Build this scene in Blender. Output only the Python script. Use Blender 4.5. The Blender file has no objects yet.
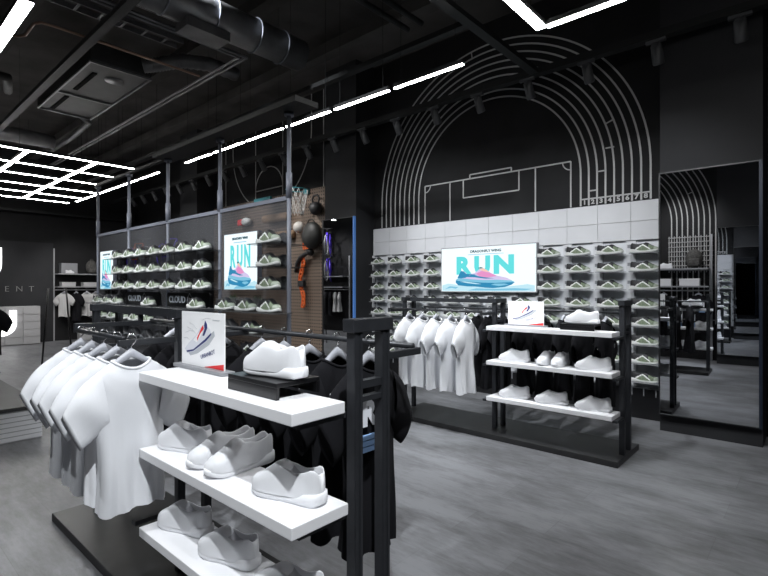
import bpy, bmesh, math, random
from mathutils import Vector, Matrix
import numpy as np
C = bpy.context.scene.collection
PI = math.pi
H = 1.5          # camera height in metres; plan dimensions below are given in camera heights and scaled by H
R = math.radians

# ------------------------------------------------------------------ helpers
class MB:
    def __init__(s):
        s.bm = bmesh.new()
    def box(s, x0, x1, y0, y1, z0, z1, bevel=0):
        b = s.bm
        v = [b.verts.new((x, y, z)) for x in (x0, x1) for y in (y0, y1) for z in (z0, z1)]
        fs = []
        for f in ((0,1,3,2),(4,6,7,5),(0,4,5,1),(2,3,7,6),(0,2,6,4),(1,5,7,3)):
            fs.append(b.faces.new([v[i] for i in f]))
        if bevel:
            es = list({e for f in fs for e in f.edges})
            bmesh.ops.bevel(b, geom=es, offset=bevel, segments=2, affect='EDGES', profile=.5)
        return s
    def loft(s, rings, closed=True, cap=False):
        b = s.bm
        vs = [[b.verts.new(p) for p in r] for r in rings]
        n = len(rings[0])
        for i in range(len(vs)-1):
            for j in range(n if closed else n-1):
                k = (j+1) % n
                try: b.faces.new((vs[i][j], vs[i][k], vs[i+1][k], vs[i+1][j]))
                except ValueError: pass
        if cap:
            b.faces.new(list(reversed(vs[0]))); b.faces.new(vs[-1])
        return s
    def tube(s, pts, r, n=8, cap=True, closed=False):
        pts = [Vector(p) for p in pts]
        m = len(pts)
        rr = r if isinstance(r, (list, tuple)) else [r]*m
        rings = []; up = None
        for i, p in enumerate(pts):
            if closed: d = pts[(i+1) % m]-pts[i-1]
            else: d = (pts[min(i+1, m-1)]-pts[max(i-1, 0)])
            d.normalize()
            if up is None:
                up = Vector((0,0,1)) if abs(d.z) < .9 else Vector((1,0,0))
            a = up-d*up.dot(d)
            if a.length < 1e-5: a = d.orthogonal()
            a.normalize(); c = d.cross(a); up = a
            rings.append([p+(a*math.cos(2*PI*k/n)+c*math.sin(2*PI*k/n))*rr[i] for k in range(n)])
        if closed: rings.append(rings[0]); cap = False
        return s.loft(rings, True, cap)
    def cyl(s, p, q, r, n=16):
        return s.tube([p, q], r, n)
    def prism(s, pts, axis, a0, a1):
        """polygon given in two coordinates, extruded along the axis ('x','y','z')"""
        b = s.bm
        def P(p, a):
            if axis == 'y': return (p[0], a, p[1])
            if axis == 'x': return (a, p[0], p[1])
            return (p[0], p[1], a)
        v0 = [b.verts.new(P(p, a0)) for p in pts]; v1 = [b.verts.new(P(p, a1)) for p in pts]
        n = len(pts)
        b.faces.new(v0); b.faces.new(list(reversed(v1)))
        for i in range(n):
            b.faces.new((v0[i], v1[i], v1[(i+1) % n], v0[(i+1) % n]))
        return s
    def ball(s, c, rx, ry=None, rz=None, seg=20, rings=12):
        ry = ry or rx; rz = rz or rx
        M = Matrix.Translation(c) @ Matrix.Diagonal((rx, ry, rz, 1))
        bmesh.ops.create_uvsphere(s.bm, u_segments=seg, v_segments=rings, radius=1, matrix=M)
        return s
    def build(s, name, mat, parent=None, smooth=False, loc=None):
        bmesh.ops.recalc_face_normals(s.bm, faces=s.bm.faces)
        me = bpy.data.meshes.new(name); s.bm.to_mesh(me); s.bm.free()
        if smooth:
            for p in me.polygons: p.use_smooth = True
        return mesh_obj(name, me, mat, parent, loc)

def mesh_obj(name, me, mat, parent=None, loc=None):
    if mat is not None:
        me.materials.clear(); me.materials.append(mat)
    o = bpy.data.objects.new(name, me); C.objects.link(o)
    if parent: o.parent = parent
    if loc: o.location = loc
    return o

def tag(o, label=None, cat=None, group=None, kind=None):
    if label: o['label'] = label
    if cat: o['category'] = cat
    if group: o['group'] = group
    if kind: o['kind'] = kind
    return o
def struct(o):
    o['kind'] = 'structure'; return o
def empty(name, loc=(0,0,0), rz=0):
    o = bpy.data.objects.new(name, None); C.objects.link(o)
    o.location = loc; o.rotation_euler = (0, 0, rz); o.empty_display_size = .05
    return o
def copy_tree(o, parent=None):
    kids = [c for c in KIDS(o)]
    c = o.copy(); C.objects.link(c); c.parent = parent
    for ch in kids: copy_tree(ch, c)
    return c
def KIDS(o):
    return [c for c in C.objects if c.parent == o]

ORD = ['first','second','third','fourth','fifth','sixth','seventh','eighth','ninth','tenth','eleventh','twelfth','thirteenth','fourteenth','fifteenth','sixteenth','seventeenth','eighteenth','nineteenth','twentieth','twenty-first','twenty-second','twenty-third','twenty-fourth']

# ------------------------------------------------------------------ materials
def mat(name, col, rough=.5, metal=0, var=0, scale=20, emit=None, estr=0, bump=0, spec=.5, stretch=None, coat=0):
    m = bpy.data.materials.new(name); m.use_nodes = True
    nt = m.node_tree; b = nt.nodes['Principled BSDF']
    b.inputs['Base Color'].default_value = (*col, 1)
    b.inputs['Roughness'].default_value = rough
    b.inputs['Metallic'].default_value = metal
    b.inputs['Specular IOR Level'].default_value = spec
    if coat: b.inputs['Coat Weight'].default_value = coat
    if emit:
        b.inputs['Emission Color'].default_value = (*emit, 1); b.inputs['Emission Strength'].default_value = estr
    if var or bump:
        tc = nt.nodes.new('ShaderNodeTexCoord'); mp = nt.nodes.new('ShaderNodeMapping')
        nt.links.new(tc.outputs['Object'], mp.inputs['Vector'])
        if stretch: mp.inputs['Scale'].default_value = stretch
        n = nt.nodes.new('ShaderNodeTexNoise'); n.inputs['Scale'].default_value = scale; n.inputs['Detail'].default_value = 5
        nt.links.new(mp.outputs['Vector'], n.inputs['Vector'])
        if var:
            r = nt.nodes.new('ShaderNodeValToRGB')
            r.color_ramp.elements[0].position = .3; r.color_ramp.elements[1].position = .7
            r.color_ramp.elements[0].color = (*[max(0, c*(1-var)) for c in col], 1)
            r.color_ramp.elements[1].color = (*[min(1, c*(1+var)) for c in col], 1)
            nt.links.new(n.outputs['Fac'], r.inputs['Fac']); nt.links.new(r.outputs['Color'], b.inputs['Base Color'])
        if bump:
            bp = nt.nodes.new('ShaderNodeBump'); bp.inputs['Strength'].default_value = bump; bp.inputs['Distance'].default_value = .01
            nt.links.new(n.outputs['Fac'], bp.inputs['Height']); nt.links.new(bp.outputs['Normal'], b.inputs['Normal'])
    return m

M = {}
M['wall'] = mat('black_plaster', (.0095,.0095,.0105), .75, var=.25, scale=3, spec=.3)
M['column'] = mat('charcoal_plaster', (.021,.0215,.024), .7, var=.12, scale=2, spec=.3)
M['ceiling'] = mat('black_ceiling', (.075,.071,.068), .9, var=.3, scale=1.5, spec=.2)
M['frame'] = mat('black_aluminium', (.032,.034,.039), .38, .35, var=.1, scale=30)
M['frame_base'] = mat('black_base_steel', (.019,.019,.02), .42, 0, var=.15, scale=14)
M['beam'] = mat('black_beam_paint', (.0085,.009,.0095), .6, spec=.3)
M['duct'] = mat('dull_grey_duct', (.12,.12,.125), .42, .5, var=.3, scale=5)
M['ductdark'] = mat('dark_duct', (.022,.022,.022), .6, .2, var=.3, scale=5)
M['slot'] = mat('black_slot', (.002,.002,.002), .95, spec=.05)
M['copper'] = mat('brown_pipe', (.2,.12,.085), .5, .2)
M['silver'] = mat('satin_silver', (.15,.16,.195), .5, .1)
M['bay'] = mat('brushed_bay_metal', (.33,.335,.35), .4, .2)
M['spotgrey'] = mat('charcoal_lamp_paint', (.055,.057,.062), .45)
M['chrome'] = mat('chrome', (.75,.75,.77), .18, 1)
M['white'] = mat('white_laminate', (.8,.8,.82), .45, var=.015, scale=8)
M['wallpanel'] = mat('white_wall_panel', (.56,.565,.59), .5, var=.02, scale=6)
M['cell'] = mat('grey_cell_panel', (.62,.63,.66), .5, var=.03, scale=6)
M['recess'] = mat('grey_back_panel', (.22,.225,.24), .5, var=.05, scale=6)
M['cloth'] = mat('white_cotton', (.74,.75,.78), .9, bump=.08, scale=300)
M['clothgrey'] = mat('pale_grey_cotton', (.5,.5,.5), .9, bump=.08, scale=300)
M['black_cloth'] = mat('black_cotton', (.0075,.0075,.0095), .95, bump=.1, scale=300, spec=.2)
M['hanger'] = mat('pale_grey_plastic', (.38,.39,.43), .4)
M['sneaker'] = mat('white_knit', (.72,.725,.75), .75, bump=.12, scale=500)
M['sneaker_sole'] = mat('white_foam', (.76,.765,.79), .6)
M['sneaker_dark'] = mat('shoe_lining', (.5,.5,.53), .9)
M['shoegreen'] = mat('pale_green_toe', (.30,.34,.28), .6)
M['green'] = mat('grey_green_mesh', (.15,.19,.125), .7, var=.25, scale=60)
M['shoeblack'] = mat('black_synthetic', (.012,.012,.014), .55)
M['shoewhite'] = mat('white_overlay', (.74,.76,.74), .5)
M['shoesole'] = mat('pale_midsole', (.52,.53,.52), .55)
M['shoegrey'] = mat('grey_mesh', (.07,.074,.08), .7)
M['line'] = mat('pale_grey_line', (.42,.42,.42), .5)
M['mirror'] = mat('mirror_glass', (.74,.76,.79), .008, 1)
M['mirrorframe'] = mat('dark_navy_frame', (.012,.018,.034), .4, .2)
M['blueglint'] = mat('blue_edge_reflection', (.06,.14,.36), .4, emit=(.06,.2,.55), estr=.3)  # blue reflection on the frame edge, put into colour and a faint glow
M['blackframe'] = mat('black_frame', (.009,.0095,.011), .4)
M['peg'] = None
M['led'] = mat('led_diffuser', (.9,.9,.9), .5, emit=(1,.99,.97), estr=45)
M['counter'] = mat('white_counter', (.40,.40,.41), .5)
M['podiumtop'] = mat('dark_podium_top', (.045,.045,.047), .6, var=.2, scale=3)
M['signblack'] = mat('black_sign', (.006,.006,.007), .3)
M['teal'] = mat('teal_paint', (.02,.2,.24), .4)
M['orange'] = mat('orange_strap', (.75,.13,.02), .6)
M['net'] = mat('white_net_cord', (.6,.6,.6), .8)
M['purple'] = mat('purple_paint', (.10,.05,.6), .4)
M['bikegrey'] = mat('grey_tyre', (.16,.16,.17), .6)
M['ballgrey'] = mat('pale_ball', (.55,.53,.5), .5)
M['tan'] = mat('tan_foam', (.36,.24,.15), .7)
M['red'] = mat('red_print', (.7,.02,.025), .5)
M['plant'] = mat('green_leaf', (.09,.16,.03), .6, var=.4, scale=40)
M['bag'] = mat('dark_bag_fabric', (.02,.021,.02), .5, bump=.3, scale=60)
M['backpack'] = mat('grey_backpack', (.06,.058,.055), .8, var=.5, scale=30)
M['box'] = mat('pale_card_box', (.45,.45,.46), .6)
M['logo'] = mat('lit_white_logo', (.9,.9,.9), .5, emit=(1,1,1), estr=2.2)
M['letter'] = mat('grey_metal_letter', (.3,.3,.3), .4, .3)
M['bottle'] = mat('dark_sweat', (.03,.03,.035), .7)
M['printwhite'] = mat('white_print', (.75,.77,.82), .7)
M['printblue'] = mat('pale_blue_print', (.28,.45,.75), .7)

def emissive(name, col, s):
    return mat(name, tuple(.05*c for c in col), .5, emit=col, estr=s, spec=.2)
M['screen'] = emissive('lit_poster_white', (.88,.97,1.0), 1.05)
M['screencyan'] = emissive('lit_poster_cyan', (.13,.75,.77), .95)
M['screenblue'] = emissive('lit_poster_blue', (.03,.27,.5), .9)
M['screenmid'] = emissive('lit_poster_sky', (.24,.6,.8), .9)
M['screenpink'] = emissive('lit_poster_pink', (.85,.32,.62), .9)
M['screenlilac'] = emissive('lit_poster_lilac', (.72,.62,.9), .9)
M['screenpale'] = emissive('lit_poster_pale_blue', (.55,.83,.93), .95)
M['screenpeach'] = emissive('lit_poster_peach', (.95,.6,.5), .95)
M['screenink'] = emissive('lit_poster_ink', (.04,.12,.16), .8)
M['poster'] = mat('white_card', (.84,.84,.85), .5)
M['postergrey'] = mat('grey_ink', (.45,.47,.5), .6)
M['posternavy'] = mat('navy_ink', (.02,.03,.14), .6)
M['postershoe'] = mat('pale_ink', (.66,.67,.72), .6)

def peg_material():
    m = bpy.data.materials.new('brown_pegboard'); m.use_nodes = True
    nt = m.node_tree; b = nt.nodes['Principled BSDF']; N = nt.nodes.new; L = nt.links.new
    b.inputs['Roughness'].default_value = .6
    tc = N('ShaderNodeTexCoord'); sep = N('ShaderNodeSeparateXYZ'); L(tc.outputs['Object'], sep.inputs[0])
    def cell(sock):
        a = N('ShaderNodeMath'); a.operation = 'MULTIPLY'; a.inputs[1].default_value = 1/.065; L(sock, a.inputs[0])
        f = N('ShaderNodeMath'); f.operation = 'FRACT'; L(a.outputs[0], f.inputs[0])
        g = N('ShaderNodeMath'); g.operation = 'SUBTRACT'; g.inputs[1].default_value = .5; L(f.outputs[0], g.inputs[0])
        return g.outputs[0]
    cb = N('ShaderNodeCombineXYZ'); L(cell(sep.outputs['X']), cb.inputs['X']); L(cell(sep.outputs['Z']), cb.inputs['Y'])
    ln = N('ShaderNodeVectorMath'); ln.operation = 'LENGTH'; L(cb.outputs[0], ln.inputs[0])
    gt = N('ShaderNodeMath'); gt.operation = 'GREATER_THAN'; gt.inputs[1].default_value = .24; L(ln.outputs['Value'], gt.inputs[0])
    mx = N('ShaderNodeMix'); mx.data_type = 'RGBA'
    mx.inputs['A'].default_value = (.012,.009,.007,1); mx.inputs['B'].default_value = (.17,.125,.095,1)
    L(gt.outputs[0], mx.inputs['Factor']); L(mx.outputs['Result'], b.inputs['Base Color'])
    return m
M['peg'] = peg_material()

def floor_material():
    m = bpy.data.materials.new('grey_concrete_boards'); m.use_nodes = True
    nt = m.node_tree; b = nt.nodes['Principled BSDF']; N = nt.nodes.new; L = nt.links.new
    tc = N('ShaderNodeTexCoord')
    def noise(sc, scale, detail=6, rough=.6):
        mp = N('ShaderNodeMapping'); mp.inputs['Scale'].default_value = sc; L(tc.outputs['Object'], mp.inputs['Vector'])
        n = N('ShaderNodeTexNoise'); n.inputs['Scale'].default_value = scale; n.inputs['Detail'].default_value = detail; n.inputs['Roughness'].default_value = rough
        L(mp.outputs['Vector'], n.inputs['Vector']); return n
    n1 = noise((.7, 1.9, 1), 1.7, 9, .66); n2 = noise((1.5, 6, 1), 3.4, 9, .75); n3 = noise((.8,1.3,1), .9, 5)
    br = N('ShaderNodeTexBrick'); br.offset = .37
    mp = N('ShaderNodeMapping'); L(tc.outputs['Object'], mp.inputs['Vector'])
    L(mp.outputs['Vector'], br.inputs['Vector'])
    br.inputs['Scale'].default_value = 1; br.inputs['Brick Width'].default_value = 1.25; br.inputs['Row Height'].default_value = .32
    br.inputs['Mortar Size'].default_value = .002; br.inputs['Color1'].default_value = (.42,.42,.42,1); br.inputs['Color2'].default_value = (.58,.58,.58,1); br.inputs['Mortar'].default_value = (.36,.36,.36,1)
    def math_(op, a, bb):
        k = N('ShaderNodeMath'); k.operation = op
        for i, v in enumerate((a, bb)):
            if isinstance(v, (int, float)): k.inputs[i].default_value = v
            else: L(v, k.inputs[i])
        return k.outputs[0]
    s = math_('ADD', math_('MULTIPLY', n1.outputs['Fac'], .45), math_('MULTIPLY', n2.outputs['Fac'], .32))
    s = math_('ADD', s, math_('MULTIPLY', n3.outputs['Fac'], .30))
    s = math_('ADD', s, math_('MULTIPLY', math_('SUBTRACT', br.outputs['Color'], .5), .3))
    r = N('ShaderNodeValToRGB')
    e = r.color_ramp.elements
    e[0].position = .36; e[0].color = (.048,.048,.049,1); e[1].position = .60; e[1].color = (.212,.216,.230,1)
    k = r.color_ramp.elements.new(.48); k.color = (.126,.127,.134,1)
    L(s, r.inputs['Fac']); L(r.outputs['Color'], b.inputs['Base Color'])
    b.inputs['Roughness'].default_value = .42; b.inputs['Specular IOR Level'].default_value = .35
    bp = N('ShaderNodeBump'); bp.inputs['Strength'].default_value = .08; bp.inputs['Distance'].default_value = .01
    L(s, bp.inputs['Height']); L(bp.outputs['Normal'], b.inputs['Normal'])
    return m
M['floor'] = floor_material()

def glass_material():
    m = bpy.data.materials.new('smoky_acrylic'); m.use_nodes = True
    nt = m.node_tree; nt.nodes.clear(); N = nt.nodes.new; L = nt.links.new
    o = N('ShaderNodeOutputMaterial'); t = N('ShaderNodeBsdfTransparent'); t.inputs['Color'].default_value = (.75,.76,.78,1)
    p = N('ShaderNodeBsdfPrincipled'); p.inputs['Base Color'].default_value = (.2,.2,.21,1); p.inputs['Roughness'].default_value = .12
    x = N('ShaderNodeMixShader'); x.inputs['Fac'].default_value = .2
    L(t.outputs[0], x.inputs[1]); L(p.outputs[0], x.inputs[2]); L(x.outputs[0], o.inputs['Surface'])
    return m
M['glass'] = glass_material()
def clear_material(name='clear_acrylic', c=.45, fac=.45):
    m = bpy.data.materials.new(name); m.use_nodes = True
    nt = m.node_tree; nt.nodes.clear(); N = nt.nodes.new; L = nt.links.new
    o = N('ShaderNodeOutputMaterial'); t = N('ShaderNodeBsdfTransparent'); t.inputs['Color'].default_value = (.8,.82,.84,1)
    p = N('ShaderNodeBsdfPrincipled'); p.inputs['Base Color'].default_value = (c,c*1.01,c*1.03,1); p.inputs['Roughness'].default_value = .15
    x = N('ShaderNodeMixShader'); x.inputs['Fac'].default_value = fac
    L(t.outputs[0], x.inputs[1]); L(p.outputs[0], x.inputs[2]); L(x.outputs[0], o.inputs['Surface'])
    return m
M['clear'] = clear_material('smoky_shelf', .12, .4)
M['shelfclear'] = clear_material('frosted_shelf', .8, .28)

# ------------------------------------------------------------------ text
def text_mesh(s, size, depth=.002, bold=0, sx=1):
    cu = bpy.data.curves.new('lettering', 'FONT'); cu.body = s; cu.size = size; cu.extrude = depth; cu.offset = bold
    cu.align_x = 'CENTER'; cu.align_y = 'CENTER'; cu.resolution_u = 3
    o = bpy.data.objects.new('lettering', cu); C.objects.link(o)
    bpy.context.view_layer.update()
    me = bpy.data.meshes.new_from_object(o.evaluated_get(bpy.context.evaluated_depsgraph_get()))
    bpy.data.objects.remove(o); bpy.data.curves.remove(cu)
    if sx != 1: me.transform(Matrix.Diagonal((sx, 1, 1, 1)))
    return me
UPRIGHT = Matrix.Rotation(PI/2, 4, 'X')        # text plane -> vertical, facing -y
def text_obj(name, s, size, m, parent, loc, depth=.002, bold=0, sx=1, rot=None):
    me = text_mesh(s, size, depth, bold, sx)
    me.transform((rot or Matrix.Identity(4)) @ UPRIGHT if rot is None else UPRIGHT @ rot)
    return mesh_obj(name, me, m, parent, loc)

# ------------------------------------------------------------------ room shell
U0, U1, VB, VW, ZC = -10.8*H, 3.0*H, -.43*H, 4.17*H, 3.55*H
VC = 3.864*H                                   # front of the mirror columns
def wall_box(name, m, *a):
    return struct(MB().box(*a).build(name, m))
f = wall_box('floor', M['floor'], U0, U1, VB, VW, -.1, 0)
wall_box('ceiling', M['ceiling'], U0, U1, VB, VW, ZC, ZC+.1)
wall_box('wall_back', M['wall'], U0, U1, VW, VW+.15, 0, ZC)
wall_box('wall_left', M['wall'], U0-.15, U0, VB, VW, 0, ZC)
wall_box('wall_right', M['wall'], U1, U1+.15, VB, VW, 0, ZC)
wall_box('wall_front', M['wall'], U0, U1, VB-.15, VB, 0, ZC)

def column(u0, u1, v0, v1, name):
    wall_box(name, M['column'], u0*H, u1*H, v0, v1, 0, ZC)
column(-.836, -.262, VC, VW, 'wall_column')
column(-4.372, -3.855, VC, VW, 'wall_column')
column(-8.02, -7.45, VC, VW, 'wall_column')
column(-.805, -.22, VB, -.126*H, 'wall_column')

def mirror(u0, u1, v, face, label, edge='mirrorframe', turn=0):
    """wall mirror on a column face; face=-1 looks towards -v"""
    t = empty('wall_mirror', ((u0+u1)/2*H, v+(.014*face if turn else .001*face), .18), R(turn))
    w = (u1-u0)/2*H; hgt = 1.8*H-.18; d = .03*face; e = .018
    lo, hi = sorted((0, d))
    MB().box(-w+e*.6, w-e*1.5, lo, hi, e*.6, hgt-e*.6).build('mirror_glass', M['mirror'], t)
    fr = MB()
    lo2, hi2 = sorted((0, d*1.5))
    fr.box(-w, -w+e*.6, lo2, hi2, 0, hgt).box(-w+e*.6, w-e*1.5, lo2, hi2, 0, e*.6).box(-w+e*.6, w-e*1.5, lo2, hi2, hgt-e*.6, hgt)
    fr.build('mirror_frame', M['blackframe'], t)
    MB().box(w-e*1.5, w, lo2, hi2, 0, hgt).build('edge_strip', M[edge], t)
    return tag(t, label, 'mirror', 'tall wall mirrors')
TURN = 1.5
mirror(-.836, -.262, VC, -1, 'tall mirror on the right column showing a rack and a backpack shelf', turn=TURN)
mirror(-4.372, -3.855, VC, -1, 'tall mirror with painted blue edge reflection on the column left of the shoe wall', 'blueglint', TURN)
mirror(-.805, -.22, -.126*H, 1, 'mirror seen inside the right mirror, on the column across the room')

# ------------------------------------------------------------------ wall murals
def line_seg(mb, pts, y, w=.022, d=.006, closed=False):
    """flat raised stripe following points (x,z) on a wall at y"""
    n = len(pts)
    P = [Vector((p[0], p[1])) for p in pts]
    L_, Rr = [], []
    for i in range(n):
        a = P[max(i-1, 0)]; b = P[min(i+1, n-1)]
        t = (b-a).normalized(); nn = Vector((-t.y, t.x))*w/2
        L_.append(P[i]+nn); Rr.append(P[i]-nn)
    rings = [[(L_[i].x, y, L_[i].y), (Rr[i].x, y, Rr[i].y), (Rr[i].x, y+d, Rr[i].y), (L_[i].x, y+d, L_[i].y)] for i in range(n)]
    mb.loft(rings, True, True)
def lane_mural(uc, wall_y, side, zfoot, label):
    d = -.006 if side > 0 else .006
    t = empty('track_lane_mural', (uc*H, wall_y+(d/2), zfoot*H))
    mb = MB(); zc = (1.95-zfoot)*H
    for i in range(9):
        r = (1.385-.0662*i)*H
        pts = [(r, .0)] + [(r*math.cos(a), zc+r*math.sin(a)) for a in np.linspace(0, PI, 64)] + [(-r, 0)]
        line_seg(mb, pts, 0, .021, d)
    line_seg(mb, [((1.385)*H, .055*H), ((1.385-.0662*8)*H, .055*H)], 0, .016, d)
    for i, z in ((6, .12), (5, .27), (4, .45)):            # stagger marks
        line_seg(mb, [((1.385-.0662*i)*H, z*H), ((1.385-.0662*(i+1))*H, z*H)], 0, .016, d)
    for i, ang in ((3, .35), (2, .75), (0, 1.72)):
        r0, r1 = (1.385-.0662*i)*H, (1.385-.0662*(i+1))*H
        line_seg(mb, [(r0*math.cos(ang), zc+r0*math.sin(ang)), (r1*math.cos(ang), zc+r1*math.sin(ang))], 0, .016, d)
    mb.build('lane_lines', M['line'], t)
    if side > 0:
        for i in range(8):
            text_obj('lane_number', str(i+1), .075, M['line'], t, ((.855+.0662*(i+.5))*H, d, .026*H), .001, .003, 1.15)
    return tag(t, label, 'mural')
lane_mural(-2.35, VW, 1, 1.686, 'grey running track arches with numbered lanes above the white shoe wall')
lane_mural(-2.225, VB, -1, .5, 'running track arches on the opposite wall, seen only in the right mirror')

t = empty('football_pitch_mural', (-2.35*H, VW-.003, 1.686*H))
mb = MB()
z1 = .391*H; wl = .018
for p in ([(-.772,0),(-.772,.391)], [(.772,0),(.772,.391)], [(-.772,.391),(.772,.391)], [(-.456,0),(-.456,.391)], [(.456,0),(.456,.391)],
          [(-.298,.391),(-.298,.211)], [(.298,.391),(.298,.211)], [(-.298,.211),(.298,.211)],
          [(-.222,.391),(-.222,.43)], [(.222,.391),(.222,.43)], [(-.222,.43),(.222,.43)]):
    line_seg(mb, [(a*H, b*H) for a, b in p], 0, wl, -.006)
for sx in (-1, 1):
    line_seg(mb, [(sx*(.772-.07*math.cos(a))*H, (.391-.07*math.sin(a))*H) for a in np.linspace(0, PI/2, 10)], 0, .014, -.006)
mb.build('pitch_lines', M['line'], t)
tag(t, 'grey outline of a football pitch end on the black wall under the arches', 'mural')

t = empty('basketball_court_mural', (-5.93*H, VW-.003, 2.3*H))
mb = MB(); zz = lambda z: (z-1.3)*H
for p in ([(-1.16,1.2),(-1.16,2.9)], [(1.19,1.2),(1.19,2.9)], [(-.33,1.2),(-.33,2.9)], [(.33,1.2),(.33,2.9)], [(-.33,1.43),(.33,1.43)]):
    line_seg(mb, [(a*H, zz(b)) for a, b in p], 0, .022, -.006)
line_seg(mb, [(.33*math.cos(a)*H, zz(1.43+.32*math.sin(a))) for a in np.linspace(0, PI, 24)], 0, .022, -.006)
line_seg(mb, [(-.95*H, zz(2.9))]+[(-.95*math.cos(a)*H, zz(2.1-.95*math.sin(a))) for a in np.linspace(0, PI, 40)]+[(.95*H, zz(2.9))], 0, .022, -.006)
mb.build('court_lines', M['line'], t)
tag(t, 'grey basketball court lines on the dark wall above the glass partition', 'mural')

# ------------------------------------------------------------------ sneakers
def ss(x): return x*x*(3-2*x)
def shoe_parts(kind, ns=34, nr=26, Ls=.30):
    """returns dict part -> mesh; toe points to +x, centre of the sole at the origin"""
    X = np.array([-.150,-.147,-.138,-.122,-.10,-.06,-.02,.02,.06,.10,.128,.142,.149])
    Wd = np.array([.005,.014,.025,.033,.037,.037,.037,.041,.046,.046,.036,.022,.006])
    Hh = np.array([.040,.078,.102,.110,.104,.098,.104,.114,.090,.070,.058,.046,.032])
    if kind == 'white':
        Hh = np.array([.042,.086,.112,.120,.112,.104,.114,.128,.106,.080,.066,.052,.034])
        Wd = Wd*1.08
    xs = np.concatenate([np.linspace(-.150,-.13,5)[:-1], np.linspace(-.13,.125,ns-9), np.linspace(.125,.149,6)[1:]])
    def cub(x, xp, fp):
        # monotone-ish smooth interpolation
        m = np.gradient(fp, xp); i = np.clip(np.searchsorted(xp, x)-1, 0, len(xp)-2)
        h = xp[i+1]-xp[i]; s = (x-xp[i])/h
        return ((2*s**3-3*s**2+1)*fp[i]+(s**3-2*s**2+s)*h*m[i]+(-2*s**3+3*s**2)*fp[i+1]+(s**3-s**2)*h*m[i+1])
    w = np.maximum(cub(xs, X, Wd), .004); hh = cub(xs, X, Hh)
    zb = .022 + .010*np.clip((xs-.08)/.07, 0, 1)**2 + .008*np.clip((-xs-.05)/.1, 0, 1)
    yoff = .006*np.sin(np.clip((xs+.05)/.2, -.5, 1)*PI)   # banana of the last
    grid = []
    for i, x in enumerate(xs):
        op = ss(np.clip((x+.144)/.018, 0, 1))*ss(np.clip((.014-x)/.062, 0, 1))     # opening amount
        bl = ss(np.clip((x+.03)/.07, 0, 1))                                      # wall profile -> arched toe profile
        row = []
        for k in range(nr):
            s = -1+2*k/(nr-1)
            th = s*PI/2
            ya = np.sign(math.sin(th))*abs(math.sin(th))**.75*w[i]
            za = zb[i]+(hh[i]-zb[i])*max(0, math.cos(th))**.62
            a = abs(s); rim = .5
            if a > rim:
                q = (1-a)/(1-rim)
                yo = w[i]*(1-.30*q**2.2)*np.sign(s); zo = zb[i]+(hh[i]-zb[i])*math.sin(q*PI/2)
            else:
                q = a/rim
                yo = w[i]*.70*q*np.sign(s); zo = hh[i]-op*(hh[i]-.04)*(1-q**3.2)+(1-op)*.004*(1-q*q)
            row.append((x, yoff[i]+bl*ya+(1-bl)*yo, bl*za+(1-bl)*zo))
        grid.append(row)
    n = len(xs)
    faces = {}; slot = {}
    def put(part, i, k): faces.setdefault(part, []).append((i, k))
    for i in range(n-1):
        for k in range(nr-1):
            x = (xs[i]+xs[i+1])/2; s = abs(-1+2*(k+.5)/(nr-1))
            op = (-.128 < x < -.01)
            if kind == 'white':
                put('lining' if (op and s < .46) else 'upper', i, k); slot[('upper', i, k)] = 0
            else:
                z = (grid[i][k][2]+grid[i+1][k+1][2])/2
                if -.128 < x < .0 and s < .47: put('collar', i, k); continue
                put('upper', i, k)
                vee = .088-abs(x+.010)*.66
                if x < -.082: c_ = 1 if z > .034 else 2
                elif abs(z-vee) < .0075 and x < .075: c_ = 2
                elif z > vee and x < .05: c_ = 1
                elif x > .108: c_ = 3
                elif s < .30 and x < .10: c_ = 1
                else: c_ = 0
                slot[('upper', i, k)] = c_
    out = {}
    sc = Ls/.30
    for part, fl in faces.items():
        idx = {}; vs = []; fs = []
        for i, k in fl:
            q = []
            for a, b in ((i,k),(i+1,k),(i+1,k+1),(i,k+1)):
                if (a,b) not in idx:
                    idx[(a,b)] = len(vs); vs.append(tuple(c*sc for c in grid[a][b]))
                q.append(idx[(a,b)])
            fs.append(q[::-1])
        me = bpy.data.meshes.new(part); me.from_pydata(vs, [], fs); me.update()
        if part == 'upper':
            for p, (i, k) in zip(me.polygons, fl): p.material_index = slot[(part, i, k)]
        for p in me.polygons: p.use_smooth = True
        out[part] = me
    # sole
    mb = MB(); rings = []
    so = np.concatenate([np.linspace(-.156,-.13,5)[:-1], np.linspace(-.13,.12,22), np.linspace(.12,.153,6)[1:]])
    Xs = np.array([-.157,-.150,-.13,-.10,-.05,0,.05,.09,.12,.142,.154]); Ws = np.array([.008,.026,.040,.043,.039,.038,.046,.050,.043,.026,.004])
    for x in so:
        ww = max(.004, float(cub(np.array([x]), Xs, Ws)[0])); yo = .006*math.sin(min(1, max(-.5, (x+.05)/.2))*PI)
        zt = .030+.008*max(0, min(1, (x-.08)/.07))**2+.012*max(0, (-x-.03)/.12)+ .004*math.sin(x*42)
        z0 = .014*max(0, (x-.06)/.09)**2+.008*max(0, (-x-.11)/.045)**2
        zm = (zt+z0)/2
        rings.append([(x, yo-ww*.90, z0), (x, yo-ww, z0+.006), (x, yo-ww*1.02, zm), (x, yo-ww*.93, zt), (x, yo, zt+.002), (x, yo+ww*.93, zt), (x, yo+ww*1.02, zm), (x, yo+ww, z0+.006), (x, yo+ww*.90, z0), (x, yo, z0)])
    mb.loft([[tuple(c*sc for c in p) for p in r] for r in rings], True, True)
    bmesh.ops.recalc_face_normals(mb.bm, faces=mb.bm.faces)
    me = bpy.data.meshes.new('sole'); mb.bm.to_mesh(me); mb.bm.free()
    for p in me.polygons: p.use_smooth = True
    out['sole'] = me
    return out
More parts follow.
